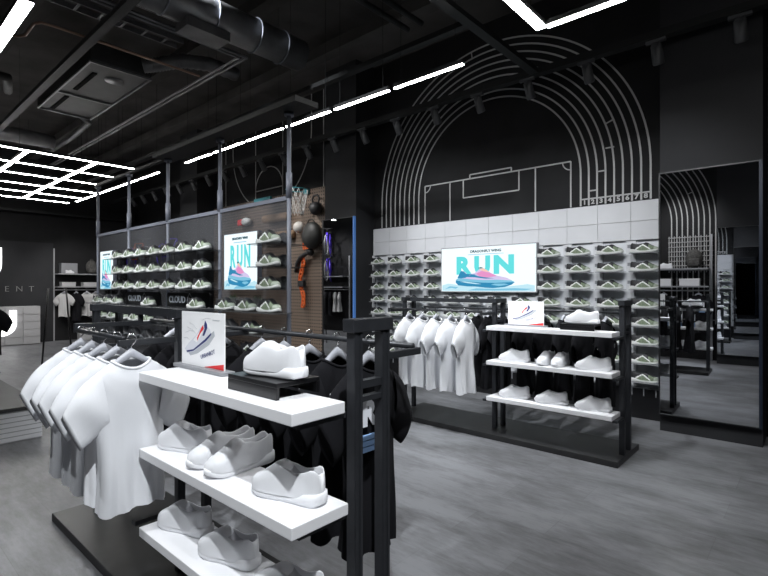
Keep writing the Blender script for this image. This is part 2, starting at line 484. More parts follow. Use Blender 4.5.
def make_shoe(name, kind, mats, Ls, **k):
    t = empty(name)
    for part, me in shoe_parts(kind, Ls=Ls, **k).items():
        o = mesh_obj(part, me, None, t)
        for m_ in (mats[part] if isinstance(mats[part], tuple) else (mats[part],)): me.materials.append(m_)
    return t
GREEN = dict(upper=(M['green'], M['shoeblack'], M['shoewhite'], M['shoegreen']), collar=M['shoeblack'], sole=M['shoesole'])
DARK = dict(upper=(M['shoeblack'], M['shoeblack'], M['shoegrey'], M['shoeblack']), collar=M['shoeblack'], sole=M['shoegrey'])
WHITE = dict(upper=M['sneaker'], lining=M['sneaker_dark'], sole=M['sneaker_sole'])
class Stock:
    """the first placement uses the built shoe itself, later ones copy it with its parts"""
    def __init__(s, build): s.proto = build(); s.used = False
    def put(s, loc, rz, label, cat, group=None, scale=1):
        o = copy_tree(s.proto) if s.used else s.proto
        s.used = True
        o.location = loc; o.rotation_euler = (0, 0, rz)
        if scale != 1: o.scale = (scale,)*3
        o['label'] = label; o['category'] = cat
        if group: o['group'] = group
        return o
green_shoe = Stock(lambda: make_shoe('running_shoe', 'run', GREEN, .30, ns=54, nr=44))
dark_shoe = Stock(lambda: make_shoe('dark_running_shoe', 'run', DARK, .30, ns=40, nr=32))
white_shoe = Stock(lambda: make_shoe('white_sneaker', 'white', WHITE, .295, ns=64, nr=44))

# ------------------------------------------------------------------ feature wall with shoe shelves
UL, UR = -3.855*H, -.836*H
SU = [(-3.785+.2527*i)*H*.977 for i in range(12)]
SZ = [(1+(.274-.143*i)*.975)*H for i in range(8)]
t = empty('shoe_wall_panelling', ((UL+UR)/2, VW, 0)); cx = (UL+UR)/2
ZT = 1.686*H
px = [(SU[i]+SU[i+1])/2*1.008+.03 for i in range(11)]
mb = MB()
z_top_of_shoes = 1.372*H
mb.box(UL-cx, UR-cx, -.03, -.002, .0, 1.672*H)
mb.build('back_panel', M['cell'], t)
for z0, z1 in ((1.519, 1.672), (z_top_of_shoes/H, 1.516)):
    mb = MB()
    xs_ = [UL+.045] + px + [UR]
    for a, b in zip(xs_[:-1], xs_[1:]):
        mb.box(a-cx+.002, b-cx-.002, -.075, -.03, z0*H, z1*H)
    mb.build('header_panel', M['wallpanel'], t)
for i, x in enumerate([UL+.03]+px+[UR-.03]):
    a = .055 if 0 < i < 12 else .03
    MB().box(x-cx-a, x-cx+a, -.06, -.03, .24*H, z_top_of_shoes).build('divider_strip', M['wallpanel'], t)
mb = MB().box(UL-cx, UR-cx, -.09, -.03, 0, .235*H)
mb.build('plinth', M['signblack'], t)
mb = MB()
for k in range(36):
    a = UL-cx+(UR-UL)*k/36
    mb.box(a, a+.012, -.10, -.09, .175*H, .235*H)
mb.box(UL-cx, UR-cx, -.102, -.09, .232*H, .24*H)
mb.build('plinth_trim', M['recess'], t)
tag(t, 'white panelled wall of shoe shelves under the arched track lines', 'wall panelling')

def shelf_mesh():
    mb = MB()
    mb.box(-.15, .15, -.175, 0, -.007, 0)
    return mb
s_proto = shelf_mesh().build('shoe_shelf', M['shelfclear'])
MB().box(.165, .21, -.012, -.002, .045*H, .07*H).build('price_tag', M['recess'], s_proto)
shelf_first = [True]
HIDDEN = set()
def wall_col(c):
    return f'{ORD[c]} column from the left' if c < 6 else f'{ORD[11-c]} column from the right'
def wall_row(r):
    return f'{ORD[r]} row from the top' if r < 4 else f'{ORD[7-r]} row from the bottom'
for c in range(12):
    for r in range(8):
        if 4 <= c <= 7 and r < 3: continue
        if (c, r) in HIDDEN: continue
        o = s_proto if shelf_first[0] else copy_tree(s_proto)
        shelf_first[0] = False
        o.location = (SU[c], VW-.06, SZ[r])
        tag(o, f'white shoe shelf on the panelled wall, {wall_row(r)}, {wall_col(c)}'.replace(' from the', ' from'), 'shelf', 'shelves on the white shoe wall')
        green_shoe.put((SU[c]+.0, VW-.06-.105, SZ[r]+.001), R(-6), f'green black running shoe on white wall, {wall_row(r)}, {wall_col(c)}'.replace(' from the', ' from'), 'shoe', 'running shoes on the white wall')

# ------------------------------------------------------------------ RUN artwork (screen and posters)
def run_art(t, w, h, y, landscape=True):
    """flat artwork facing -y, centred on x, z from 0 to h"""
    def poly(name, pts, m, dy):
        return MB().prism([(p[0]*w, p[1]*h) for p in pts], 'y', y-dy, y).build(name, m, t)
    text_obj('heading', 'DRAGONFLY WING', .075*h if landscape else .052*h, M['screenink'], t, (0, y-.002, .90*h), .0006, .002, 1.15 if landscape else 1.05)
    MB().box(-.19*w, .19*w, y-.0015, y, .828*h, .84*h).build('heading_rule', M['screenmid'], t)
    if landscape:
        text_obj('title_lettering', 'R', .52*h, M['screencyan'], t, (-.25*w, y-.002, .57*h), .0006, .03*h, 1.15)
        text_obj('title_lettering', 'U', .52*h, M['screencyan'], t, (-.035*w, y-.002, .57*h), .0006, .03*h, 1.1)
        text_obj('title_lettering', 'N', .52*h, M['screencyan'], t, (.19*w, y-.002, .57*h), .0006, .03*h, 1.25)
        s = 1
    else:
        text_obj('title_lettering', 'R', .52*h, M['screencyan'], t, (-.22*w, y-.002, .57*h), .0006, .022*h, .5)
        text_obj('title_lettering', 'U', .52*h, M['screencyan'], t, (.0*w, y-.002, .57*h), .0006, .022*h, .5)
        text_obj('title_lettering', 'N', .52*h, M['screencyan'], t, (.22*w, y-.002, .57*h), .0006, .022*h, .5)
    k = (1, 1, 0) if landscape else (1.1, .95, -.02)
    def T(pts): return [(p[0]*k[0], p[1]*k[1]+k[2]) for p in pts]
    def S(pts): return T(pts)
    poly('water_wash', [(-.49,.01),(.49,.01),(.49,.13),(.42,.16),(.36,.14),(.2,.11),(.05,.14),(-.12,.10),(-.3,.15),(-.42,.18),(-.49,.14)], M['screenpale'], .0005)
    poly('water_wash', [(-.46,.05),(-.38,.08),(-.33,.06),(-.3,.10),(-.4,.12)], M['screenmid'], .0008)
    poly('water_wash', [(-.2,.02),(.1,.02),(.4,.03),(.47,.06),(.3,.075),(.1,.06),(-.1,.07)], M['screenmid'], .0008)
    poly('shoe_sole', S([(-.33,.20),(-.30,.14),(-.20,.115),(-.08,.105),(.0,.085),(.08,.075),(.2,.10),(.27,.15),(.30,.205),(.1,.19),(-.05,.20),(-.2,.225),(-.33,.255)]), M['screenblue'], .003)
    poly('shoe_foam', S([(-.33,.265),(-.3,.24),(-.2,.225),(-.05,.20),(.1,.19),(.30,.205),(.27,.24),(.12,.26),(-.02,.255),(-.15,.275),(-.30,.31)]), M['screenmid'], .0032)
    poly('sole_gloss', S([(-.28,.225),(-.2,.19),(-.1,.165),(-.04,.165),(-.12,.195),(-.22,.225)]), M['screenpale'], .0036)
    poly('sole_gloss', S([(.06,.15),(.14,.12),(.24,.15),(.2,.175),(.1,.175)]), M['screenmid'], .0036)
    poly('shoe_upper', S([(-.30,.31),(-.27,.36),(-.25,.46),(-.22,.44),(-.20,.39),(-.12,.41),(-.06,.50),(.0,.48),(.05,.42),(.12,.35),(.22,.30),(.27,.245),(.12,.26),(-.02,.255),(-.15,.275)]), M['screenlilac'], .003)
    poly('shoe_panel', S([(-.10,.40),(-.04,.46),(.04,.42),(.12,.34),(.02,.31),(-.06,.33)]), M['screenpink'], .0036)
    poly('shoe_panel', S([(-.07,.49),(-.02,.52),(.05,.43),(.0,.44)]), M['screenpeach'], .0038)
    poly('shoe_heel', S([(-.31,.31),(-.27,.47),(-.24,.46),(-.21,.40),(-.12,.385),(-.08,.36),(-.17,.36),(-.22,.31),(-.27,.30)]), M['screenblue'], .004)
    poly('shoe_swoop', S([(-.22,.33),(-.14,.37),(-.02,.32),(.10,.29),(.0,.285),(-.12,.32)]), M['screenblue'], .0042)
    poly('shoe_lace', S([(-.08,.525),(-.05,.545),(-.02,.525),(-.05,.51)]), M['screenink'], .004)

t = empty('wall_screen', (-2.35*H, VW-.06, .967*H))
w, h = 1.0*H, .425*H
MB().box(-w/2-.012, w/2+.012, -.07, 0, -.012, h+.012).build('screen_bezel', M['recess'], t)
MB().box(-w/2, w/2, -.073, -.07, 0, h).build('display_panel', M['screen'], t)
run_art(t, w, h, -.073)
tag(t, 'wide bright screen reading RUN mounted among the shoe shelves', 'screen')

# ------------------------------------------------------------------ garments
def tee_mesh(seed, length=1.0, fold=1.0):
    rnd = random.Random(seed); mb = MB()
    #       w     d     zside  zfront zback
    key = [(.080, .040, -.108, -.138, -.110),
           (.087, .045, -.112, -.152, -.120),
           (.120, .056, -.132, -.205, -.165),
           (.150, .058, -.162, -.275, -.240),
           (.158, .058, -.240, -.345, -.315),
           (.150, .058, -.390, -.440, -.420),
           (.142, .062, -.530, -.540, -.530),
           (.142, .066, -.650, -.650, -.645),
           (.147, .070, -.775, -.770, -.770)]
    K = np.array(key); K[4:, 2:] = -.20+(K[4:, 2:]+.20)*length
    rows = 30; nr = 48; p = np.linspace(0, len(key)-1, rows)
    cols = [np.interp(p, range(len(key)), K[:, c]) for c in range(5)]
    ph = [rnd.uniform(0, 6.28) for _ in range(4)]
    rings = []
    for i in range(rows):
        w, d, zs, zf, zb = (c[i] for c in cols); r = max(0, (i-10)/(rows-10))
        ring = []
        for k in range(nr):
            th = 2*PI*k/nr; c, s = math.cos(th), math.sin(th)
            g = fold*(.30*math.sin(5*th+ph[0])+.18*math.sin(9*th+ph[1])+.1*math.sin(13*th+ph[2]))*r**1.3
            y = w*c*(1+.12*g); x = d*s*(1+g)
            zz_ = zs*c*c+(zf if s > 0 else zb)*s*s
            zz_ += .012*math.sin(3*th+ph[3])*r*r
            x += .012*math.sin(y*28+zz_*9+ph[1])*r
            ring.append((x, y, zz_))
        rings.append(ring)
    mb.loft(rings)
    # sleeves
    for sg in (-1, 1):
        rings = []
        A0, A1 = Vector((0, .135, -.145)), Vector((0, .10, -.40))
        B0, B1 = Vector((0, .278, -.325)), Vector((0, .208, -.475))
        m = 12
        for i in range(m+1):
            q = i/m
            a = A0.lerp(B0, q)+Vector((0, .012, .018))*math.sin(q*PI); b = A1.lerp(B1, q)
            c = (a+b)/2; hl = (a-b)/2; dd = .056*(1-q)+.030*q
            ring = []
            for k in range(24):
                th = 2*PI*k/24
                pt = c+hl*math.cos(th)+Vector((dd*math.sin(th)*(1+.15*math.sin(q*7+th*2+ph[2])), 0, 0))
                ring.append((pt.x, pt.y*sg, pt.z if pt.z > -.2 else -.2+(pt.z+.2)*(.5+.5*length)))
            if i == m:
                rings.append(ring)
                rings.append([(x*.7, y-sg*.006, z+.010) for x, y, z in ring]); rings.append([(x*.3, y-sg*.018, z+.022) for x, y, z in ring])
            else: rings.append(ring)
        mb.loft(rings)
    return mb
def collar_mesh():
    mb = MB(); pts = []
    for k in range(36):
        th = 2*PI*k/36; c, s = math.cos(th), math.sin(th)
        pts.append((.043*s, .082*c, -.107*c*c+(-.140 if s > 0 else -.109)*s*s))
    return mb.tube(pts, .007, 6, closed=True)
def make_tee(name, m, seed, length=1, graphic=False):
    t = empty(name)
    tee_mesh(seed, length).build('shirt_body', m, t, True)
    collar_mesh().build('collar', m, t, True)
    if graphic:
        rot = Matrix.Rotation(PI/2, 4, 'Z') @ UPRIGHT
        me = text_mesh('R', .14, .001, .008); me.transform(rot); mesh_obj('print', me, M['printwhite'], t, (.067, -.066, -.305))
        for z_ in (-.41, -.435, -.46):
            MB().box(.060, .0695, -.115, -.01, z_, z_+.02).build('print', M['printblue'], t)
    return t
def make_hanger():
    t = empty('clothes_hanger')
    mb = MB(); rings = []
    for q in np.linspace(-1, 1, 25):
        a = abs(q); y = .165*q; zt = -.052-.128*a**1.1
        th = .040-.024*a; d = .012-.004*a
        rings.append([(-d, y, zt-.004), (0, y, zt), (d, y, zt-.004), (d, y, zt-th), (0, y, zt-th-.003), (-d, y, zt-th)])
    mb.loft(rings, True, True)
    mb.build('hanger_arms', M['hanger'], t, True)
    pts = [(0, 0, -.064), (0, 0, -.035)]+[(0, .018*math.cos(a)*-1+.0+.018*0, -.012+.02*math.sin(a)) for a in np.linspace(-PI/2+.0, PI*.95, 14)]
    pts = [(0, 0, -.056), (0, 0, -.044), (0, .008, -.036), (0, .019, -.022), (0, .021, -.005), (0, .012, .009), (0, 0, .013), (0, -.012, .008), (0, -.018, -.003)]
    MB().tube(pts, .0032, 8).build('hook', M['chrome'], t, True)
    return t
hanger = Stock(make_hanger)
white_tee = [Stock(lambda s=s: make_tee('white_tshirt', M['cloth'], s)) for s in (3, 8)]
long_tee = [Stock(lambda s=s: make_tee('white_tshirt', M['cloth'], s, 1.12)) for s in (4, 9)]
black_tee = [Stock(lambda s=s: make_tee('black_tshirt', M['black_cloth'], s, 1.22)) for s in (5, 11)]
short_tee = Stock(lambda: make_tee('black_tshirt', M['black_cloth'], 31, .98))
print_tee = Stock(lambda: make_tee('printed_black_tshirt', M['black_cloth'], 21, 1.22, True))
grey_tee = Stock(lambda: make_tee('grey_tshirt', M['clothgrey'], 17))

# ------------------------------------------------------------------ gondola racks
RL, RD = 2.50, .645
def make_rack(s0, s1, r0, half, off):
    t = empty('clothing_rack')
    MB().box(-RL/2, RL/2, -RD/2, RD/2, 0, .052, .004).build('base_plate', M['frame_base'], t)
    xs_ = (-RL/2+.03, -.015, RL/2-.03)
    for i, x in enumerate(xs_):
        for y in ((off if i == 2 else 0)-half, (off if i == 2 else 0)+half):
            mb = MB()
            mb.box(x-.019, x+.019, y-.020, y+.020, .052, 1.375)
            for gx in (-.019, .019):                                  # profile ridges
                mb.box(x+gx-.003, x+gx+.003, y-.018, y-.006, .052, 1.375).box(x+gx-.003, x+gx+.003, y+.006, y+.018, .052, 1.375)
            mb.build('post', M['frame'], t)
        o_ = off if i == 2 else 0
        MB().box(x-.028, x+.028, o_-half-.033, o_+half+.033, 1.345, 1.392, .003).build('cross_beam', M['frame'], t)
        MB().box(x-.016, x+.016, o_-half+.02, o_+half-.02, 1.145, 1.172).build('cross_beam', M['frame'], t)
        MB().box(x-.016, x+.016, o_-half+.02, o_+half-.02, 1.098, 1.116).build('cross_beam', M['frame'], t)
    MB().box(xs_[0], xs_[1], -.022, .022, 1.34, 1.385).build('top_beam', M['frame'], t)
    MB().cyl((r0, -.345, 1.262), (xs_[1], -.345, 1.262), .0125).build('hanging_rail', M['frame'], t, True)
    MB().cyl((xs_[0], .292, 1.267), (xs_[2], .292, 1.267), .0125).build('hanging_rail', M['frame'], t, True)
    for x in xs_:
        if x < .5 and (x > -1 or r0 < -1): MB().box(x-.012, x+.012, -.37, -.1, 1.225, 1.255, .004).build('rail_arm', M['frame'], t)
        MB().box(x-.012, x+.012, .1, .33, 1.232, 1.26, .004).build('rail_arm', M['frame'], t)
    if r0 > -1: MB().box(r0+.01, r0+.03, -.36, .012, 1.275, 1.30).box(r0+.01, r0+.03, -.012, .012, 1.30, 1.345).box(r0+.01, r0+.03, -.36, -.33, 1.25, 1.275).build('rail_arm', M['frame'], t)
    for z in (.749, .521, .285):
        mb = MB().box(s0, s1, -.345, -.125 if z > .6 else -.11, z*H-.04, z*H, .003)
        mb.build('shelf', M['white'], t)
    for x in (xs_[1], xs_[2]):
        for z in (.749, .521, .285):
            MB().box(x-.02, x+.02, -.30, -.1, z*H-.062, z*H-.041).build('shelf_bracket', M['frame'], t)
    return t
RX = -1.665*H
near = make_rack(.16, 1.262, -.70, .072, .034); near.location = (RX+.04*H, .835*H, 0)
tag(near, 'black clothing rack nearest the camera with three white shelves', 'rack', 'black clothing racks')
far = make_rack(.03, 1.21, -1.22, .088, 0); far.location = (RX, 3.095*H, 0)
tag(far, 'black clothing rack standing before the white shoe wall', 'rack', 'black clothing racks')

def rack_clothes(vc, who, white_u, back_left, back_right, graphic):
    fv, bv = vc-.345, vc+.292
    for i, u in enumerate(white_u):
        n = len(white_u)
        pos = 'rightmost' if i == 0 else ('leftmost' if i == n-1 else f'{ORD[i]} from right')
        rz = R(random.Random(i+int(vc*10)).uniform(-5, 5))
        hanger.put((u*H, fv, 1.2765), rz, f'pale hanger with white t-shirt on {who} rack front rail, {pos}', 'hanger', f'hangers on the {who} rack')
        (white_tee if graphic else long_tee)[i % 2].put((u*H, fv, 1.2765), rz, f'white t-shirt on {who} rack front rail, {pos} of {n}', 't-shirt', f'white t-shirts on the {who} rack')
    for side, us in (('left half', back_left), ('right half behind shelves', back_right)):
        for i, u in enumerate(us):
            n = len(us); pos = 'rightmost' if i == 0 else ('leftmost' if i == n-1 else f'{ORD[i]} from right')
            rz = R(random.Random(i+7*n+int(vc*10)).uniform(-4, 4))
            hanger.put((u*H, bv, 1.2815), rz, f'hanger with black t-shirt, {who} rack back rail, {side}, {pos}', 'hanger', f'hangers on the {who} rack')
            st = print_tee if (graphic and side != 'left half') else black_tee[i % 2]
            st.put((u*H, bv, 1.2815), rz, ('printed ' if st is print_tee else '')+f'black t-shirt on {who} rack back rail, {side}, {pos}', 't-shirt', f'black t-shirts on the {who} rack')
rack_clothes(.835*H, 'near', [-1.575-.115*i for i in range(5)], [-1.80-.13*i for i in range(4)], [-.975-.134*i for i in range(5)], True)
rack_clothes(3.095*H, 'far', [-1.80-.124*i for i in range(5)], [-1.76-.10*i for i in range(3)], [-1.02-.137*i for i in range(5)], False)

# shoes and displays on the rack shelves
def riser(loc, label):
    t = empty('display_riser', loc)
    MB().box(-.15, .15, -.095, .095, .04, .056, .002).build('riser_top', M['signblack'], t)
    for y in (-.0885, .0885):
        MB().box(-.15, .15, y-.0065, y+.0065, 0, .04).build('riser_side', M['signblack'], t)
    return tag(t, label, 'display stand')
def shoe_poster(loc, w, h, label):
    t = empty('shoe_poster', loc)
    MB().box(-w/2-.03, w/2+.03, -.032, .032, 0, .016, .002).build('poster_base', M['recess'], t)
    MB().box(-w/2, w/2, -.003, .003, .016, h).build('poster_card', M['poster'], t)
    def poly(name, pts, m, d=.001):
        MB().prism([(p[0]*w, p[1]*h) for p in pts], 'y', -.003-d, -.003).build(name, m, t)
    poly('shoe_shadow', [(-.36,.30),(-.28,.22),(-.1,.28),(.16,.45),(.30,.62),(.28,.70),(0,.5)], M['postergrey'], .0006)
    poly('shoe_picture', [(-.42,.33),(-.36,.26),(-.2,.30),(.1,.50),(.22,.63),(.20,.72),(.07,.80),(-.02,.74),(-.15,.58),(-.32,.44)], M['postershoe'], .0010)
    poly('sole_line', [(-.36,.27),(-.2,.31),(.1,.51),(.22,.63),(.215,.66),(.08,.545),(-.2,.34),(-.37,.30)], M['posternavy'], .0014)
    for a_, b_, c_, d_ in ((-.40,.62,-.18,.66), (-.36,.72,-.14,.62), (-.30,.80,-.12,.70), (-.05,.40,.20,.47), (.0,.86,.2,.9), (-.44,.52,-.30,.50)):
        line_seg_ = MB(); line_seg(line_seg_, [(a_*w, b_*h), ((a_+c_)/2*w, (b_+d_)/2*h+.006), (c_*w, d_*h)], -.0034, .0012, -.0006); line_seg_.build('sketch_line', M['postergrey'], t)
    poly('lace_panel', [(-.20,.50),(-.02,.70),(.03,.66),(-.12,.47)], M['poster'], .0013)
    poly('tongue_stripe', [(-.11,.55),(.0,.74),(.03,.78),(.05,.72),(-.04,.62),(-.1,.50)], M['red'], .0016)
    poly('tongue_stripe', [(.02,.60),(.06,.60),(.13,.74),(.12,.80),(.08,.86),(.06,.78),(.07,.72)], M['posternavy'], .0018)
    poly('corner_triangle', [(.06,.07),(.49,.07),(.49,.17)], M['red'], .0012)
    text_obj('caption', 'URBANBOT', .10*h, M['posternavy'], t, (.14*w, -.0045, .29*h), .0003, 0, .92, Matrix.Rotation(R(16), 4, 'Z'))
    MB().box(.25*w, .40*w, -.0045, -.003, .875*h, .885*h).build('small_mark', M['postergrey'], t)
    return tag(t, label, 'poster')
def shelf_goods(vo, who, ur, ua, up, um, ue):
    z = [a*H+.001 for a in (.749, .521, .285)]
    P = lambda u, v, k: (u*H, v*H+vo, z[k])
    riser(P(ur, .715, 0), f'black riser under a white sneaker on {who} rack top shelf')
    white_shoe.put((ur*H+.01, .712*H+vo, z[0]+.056), PI+R(4), f'white sneaker on a black riser on {who} rack top shelf', 'shoe', 'white sneakers on the racks')
    for k, nm in ((1, 'middle'), (2, 'bottom')):
        white_shoe.put(P(ua, .69, k), PI+R(14), f'white sneaker at the left end of {who} rack {nm} shelf', 'shoe', 'white sneakers on the racks')
        if k == 1:
            white_shoe.put(P(up-.045, .715, k), -PI/2-R(4), f'left sneaker of the white pair on {who} rack {nm} shelf', 'shoe', 'white sneakers on the racks')
            white_shoe.put(P(up+.045, .715, k), -PI/2-R(2), f'right sneaker of the white pair on {who} rack {nm} shelf', 'shoe', 'white sneakers on the racks')
        else:
            white_shoe.put(P(um, .69, k), PI+R(12), f'white sneaker in the middle of {who} rack {nm} shelf', 'shoe', 'white sneakers on the racks')
        white_shoe.put(P(ue, .69, k), PI+R(12), f'white sneaker at the right end of {who} rack {nm} shelf', 'shoe', 'white sneakers on the racks')
shelf_goods(0, 'near', -1.0, -1.405, -1.19, -1.165, -.91); shelf_goods(2.26*H, 'far', -1.068, -1.487, -1.235, -1.24, -.988)
shoe_poster((-1.402*H, .745*H, .749*H+.001), .385, .265, 'white shoe poster with red corner on the near rack top shelf')
shoe_poster((-1.433*H, .745*H+2.26*H, .749*H+.001), .37, .245, 'white shoe poster with red corner on the far rack top shelf')

# ------------------------------------------------------------------ partition with poles, shelves and shoes
PV = 1.68*H
pole_u = [-3.072*PV, -2.63*PV, -2.192*PV, -1.745*PV, -1.3097*PV]
t = empty('glass_partition', ((pole_u[0]+pole_u[-1])/2, PV, 0)); cx = t.location.x
for u in pole_u:
    p = MB().cyl((u-cx, 0, 0), (u-cx, 0, 1.973*H), .018, 16).build('pole', M['silver'], t, True)
    MB().cyl((u-cx, 0, 1.50*H), (u-cx, 0, 1.64*H), .026, 16).build('pole_sleeve', M['silver'], p, True)
    MB().cyl((u-cx, 0, 1.955*H), (u-cx, 0, 1.973*H), .04, 16).build('pole_cap', M['silver'], p, True)
MB().box(pole_u[0]-cx, pole_u[-1]-cx, -.015, .015, 1.489*H, 1.512*H).build('top_rail', M['silver'], t)
for a, b in zip(pole_u[:-1], pole_u[1:]):
    MB().box(a-cx+.03, b-cx-.03, -.004, .004, .12, 1.485*H).build('glass_panel', M['glass'], t)
MB().box(pole_u[0]-cx, pole_u[-1]-cx, -.17, .17, 0, .12).build('plinth', M['frame_base'], t)
tag(t, 'glass partition on five silver poles in the middle of the shop', 'partition')
MB_header = MB().box(-3.75*H, -2.03*H, 1.59*H, 1.745*H, 1.974*H, 1.974*H+.045).box(pole_u[0]-.05, -3.75*H, 1.665*H, 1.695*H, 1.974*H, 1.974*H+.03).build('header_beam', M['beam'])
tag(MB_header, 'dark soffit beam hung over the glass partition, holding its poles', 'beam')
rods = empty('rod_pair')
bpy.data.objects.remove(rods)
PZ = [(1.259-.1335*i)*H for i in range(6)]
q10 = (PV-.10)/PV; q5 = (PV-.07)/PV
PZ = [H+(z-H)*q10 for z in PZ]
def part_shelf(u0, u1, r, lab, v0=-.2, v1=-.012):
    o = MB().box(u0, u1, PV+v0, PV+v1, PZ[r]-.008, PZ[r]).build('display_shelf', M['clear'])
    tag(o, lab, 'shelf', 'clear shelves on the partition')
uB = [a*PV*q10 for a in (-2.782,-2.635,-2.488,-2.34,-2.192,-2.04,-1.885)]
uD = [a*PV*q10 for a in (-1.425,)]
u4 = [a*PV*q10 for a in (-3.07,-2.93,-2.79)]
u4b = [a*PV*q10 for a in (-1.705,-1.564,-1.42)]
rowname = ['top', 'second', 'third', 'fourth', 'fifth', 'lowest']
for r in range(3):
    part_shelf(uB[0]-.19, uB[-1]+.19, r, f'long clear shelf left of the larger RUN poster, {rowname[r]} of the partition')
    part_shelf(uD[0]-.17, pole_u[-1]-.03, r, f'short clear shelf right of the larger RUN poster, {rowname[r]} of the partition')
    for i, u in enumerate(uB):
        green_shoe.put((u, PV-.10, PZ[r]+.001), R(-5), f'pale green running shoe on partition {rowname[r]} shelf, {ORD[i]} from left', 'shoe', 'running shoes on the partition')
    green_shoe.put((uD[0], PV-.10, PZ[r]+.001), R(-5), f'pale green running shoe right of the larger RUN poster, partition {rowname[r]} shelf', 'shoe', 'running shoes on the partition')
    o = MB().box(uD[0]-.27, pole_u[-1]-.03, PV+.012, PV+.2, PZ[r]-.008, PZ[r]).build('display_shelf', M['clear'])
    tag(o, f'clear shelf behind the partition holding a dark shoe, {rowname[r]} row', 'shelf', 'clear shelves on the partition')
    dark_shoe.put((uD[0]-.09, PV+.11, PZ[r]+.001), R(-20), f'dark running shoe behind the partition by the right pole, {rowname[r]} row', 'shoe', 'dark shoes on the partition')
part_shelf(u4[0]-.2, u4b[-1]+.2, 3, 'long clear shelf carrying the black cloud signs on the partition')
for i, u in enumerate(u4):
    green_shoe.put((u, PV-.10, PZ[3]+.001), R(-5), f'pale green running shoe below the small RUN poster, {ORD[i]} from left', 'shoe', 'running shoes on the partition')
for i, u in enumerate(u4b):
    green_shoe.put((u, PV-.10, PZ[3]+.001), R(-5), f'pale green running shoe below the larger RUN poster, {ORD[i]} from left', 'shoe', 'running shoes on the partition')
def cloud_sign(u0, u1, label):
    t = empty('shelf_sign', ((u0+u1)/2, PV-.03, PZ[3]+.001)); w = u1-u0; h = .155; r = .035
    pts = []
    for cx_, cz, a0 in ((w/2-r, h-r, 0), (-w/2+r, h-r, PI/2)):
        pts += [(cx_+r*math.cos(a0+a), cz+r*math.sin(a0+a)) for a in np.linspace(0, PI/2, 6)]
    pts += [(-w/2, 0), (w/2, 0)]
    MB().prism(pts, 'y', -.012, .004).build('sign_board', M['signblack'], t)
    text_obj('lettering', 'CLOUD', .10, M['printwhite'], t, (-.245*w, -.0135, .075), .001, .003, 1.1)
    mb = MB()
    x0 = .055*w
    line_seg(mb, [(x0-.05, .02), (x0-.05, .10), (x0, .145), (x0+.05, .10), (x0+.05, .02)], -.0135, .008, .0015)
    line_seg(mb, [(x0-.028, .02), (x0-.028, .085), (x0+.028, .03), (x0+.028, .085)], -.0135, .008, .0015)
    mb.build('logo', M['printwhite'], t)
    green_shoe.put(((u0+u1)/2*.985+.29*w, PV-.125, PZ[3]+.001), R(-5), f'pale green running shoe in front of the {label} black CLOUD sign', 'shoe', 'running shoes on the partition')
    return tag(t, f'{label} black rounded sign reading CLOUD on the partition shelf', 'sign', 'black cloud signs')
cloud_sign(-2.617*PV, -2.235*PV, 'left'); cloud_sign(-2.165*PV, -1.79*PV, 'right')
def run_poster(u0, u1, z0, z1, label):
    t = empty('run_poster', ((u0+u1)/2, PV-.02, z0)); w = u1-u0; h = z1-z0
    MB().box(-w/2, w/2, -.05, -.005, 0, h).build('light_box', M['silver'], t)
    MB().box(-w/2+.006, w/2-.006, -.052, -.05, .006, h-.006).build('display_panel', M['screen'], t)
    run_art(t, w, h, -.052, False)
    return tag(t, label, 'poster', 'run posters on the partition')
run_poster(-1.715*PV*q5, -1.491*PV*q5, H-.012*H, 1.335*H, 'larger RUN poster with a blue shoe, right end of the partition')
run_poster(-3.035*PV*q5, -2.845*PV*q5, H-.012*H, 1.335*H, 'smaller looking RUN poster at the far left end of the partition')
# lower rows
u5 = [-3.0*PV*q10+.237*H*i for i in range(12)]
for r, nm in ((4, 'fifth'), (5, 'sixth')):
    part_shelf(u5[0]-.2, pole_u[-1]-.03, r, f'long clear low shelf on the partition, {nm} from the top')
    for i, u in enumerate(u5):
        if u > pole_u[-1]-.2: continue
        st, w_ = (green_shoe, 'pale green') if (i < 5 and r == 4) or (i in (7, 10)) else (dark_shoe, 'dark')
        st.put((u, PV-.10, PZ[r]+.001), R(-5), f'{w_} running shoe low on the partition, {nm} shelf, {ORD[i]} from left', 'shoe', 'low shoes on the partition')
# small plants behind the right bay
def tuft(loc, seed, label):
    rnd = random.Random(seed); t = empty('potted_plant', loc)
    MB().loft([[(r*math.cos(a), r*math.sin(a), z) for a in np.linspace(0, 2*PI, 17)[:-1]] for r, z in ((.03,0),(.042,.05),(.036,.05))], True, True).build('pot', M['recess'], t)
    mb = MB()
    for _ in range(90):
        a = rnd.uniform(0, 6.28); e = rnd.uniform(.3, 1.4); L = rnd.uniform(.05, .11)
        d = Vector((math.cos(a)*math.cos(e), math.sin(a)*math.cos(e), math.sin(e))); b = Vector((0,0,.05)); s = d.cross(Vector((0,0,1))).normalized()*.009
        m_ = b+d*L*.6
        vs = [mb.bm.verts.new(v) for v in (b, m_+s, b+d*L, m_-s)]
        mb.bm.faces.new(vs)
    mb.build('foliage', M['plant'], t)
    return tag(t, label, 'plant')
for u, lab in ((-1.72*PV, 'left small green plant behind the partition under the larger RUN poster'), (-1.56*PV, 'right small green plant behind the partition under the larger RUN poster')):
    pz = PZ[3]
    o = MB().box(u-.12, u+.12, PV+.012, PV+.2, pz-.008, pz).build('display_shelf', M['clear'])
    tag(o, 'clear back shelf under the '+('left' if u < -1.6*PV else 'right')+' small green plant', 'shelf', 'clear shelves on the partition')
    tuft((u, PV+.11, pz+.001), int(u*100), lab)

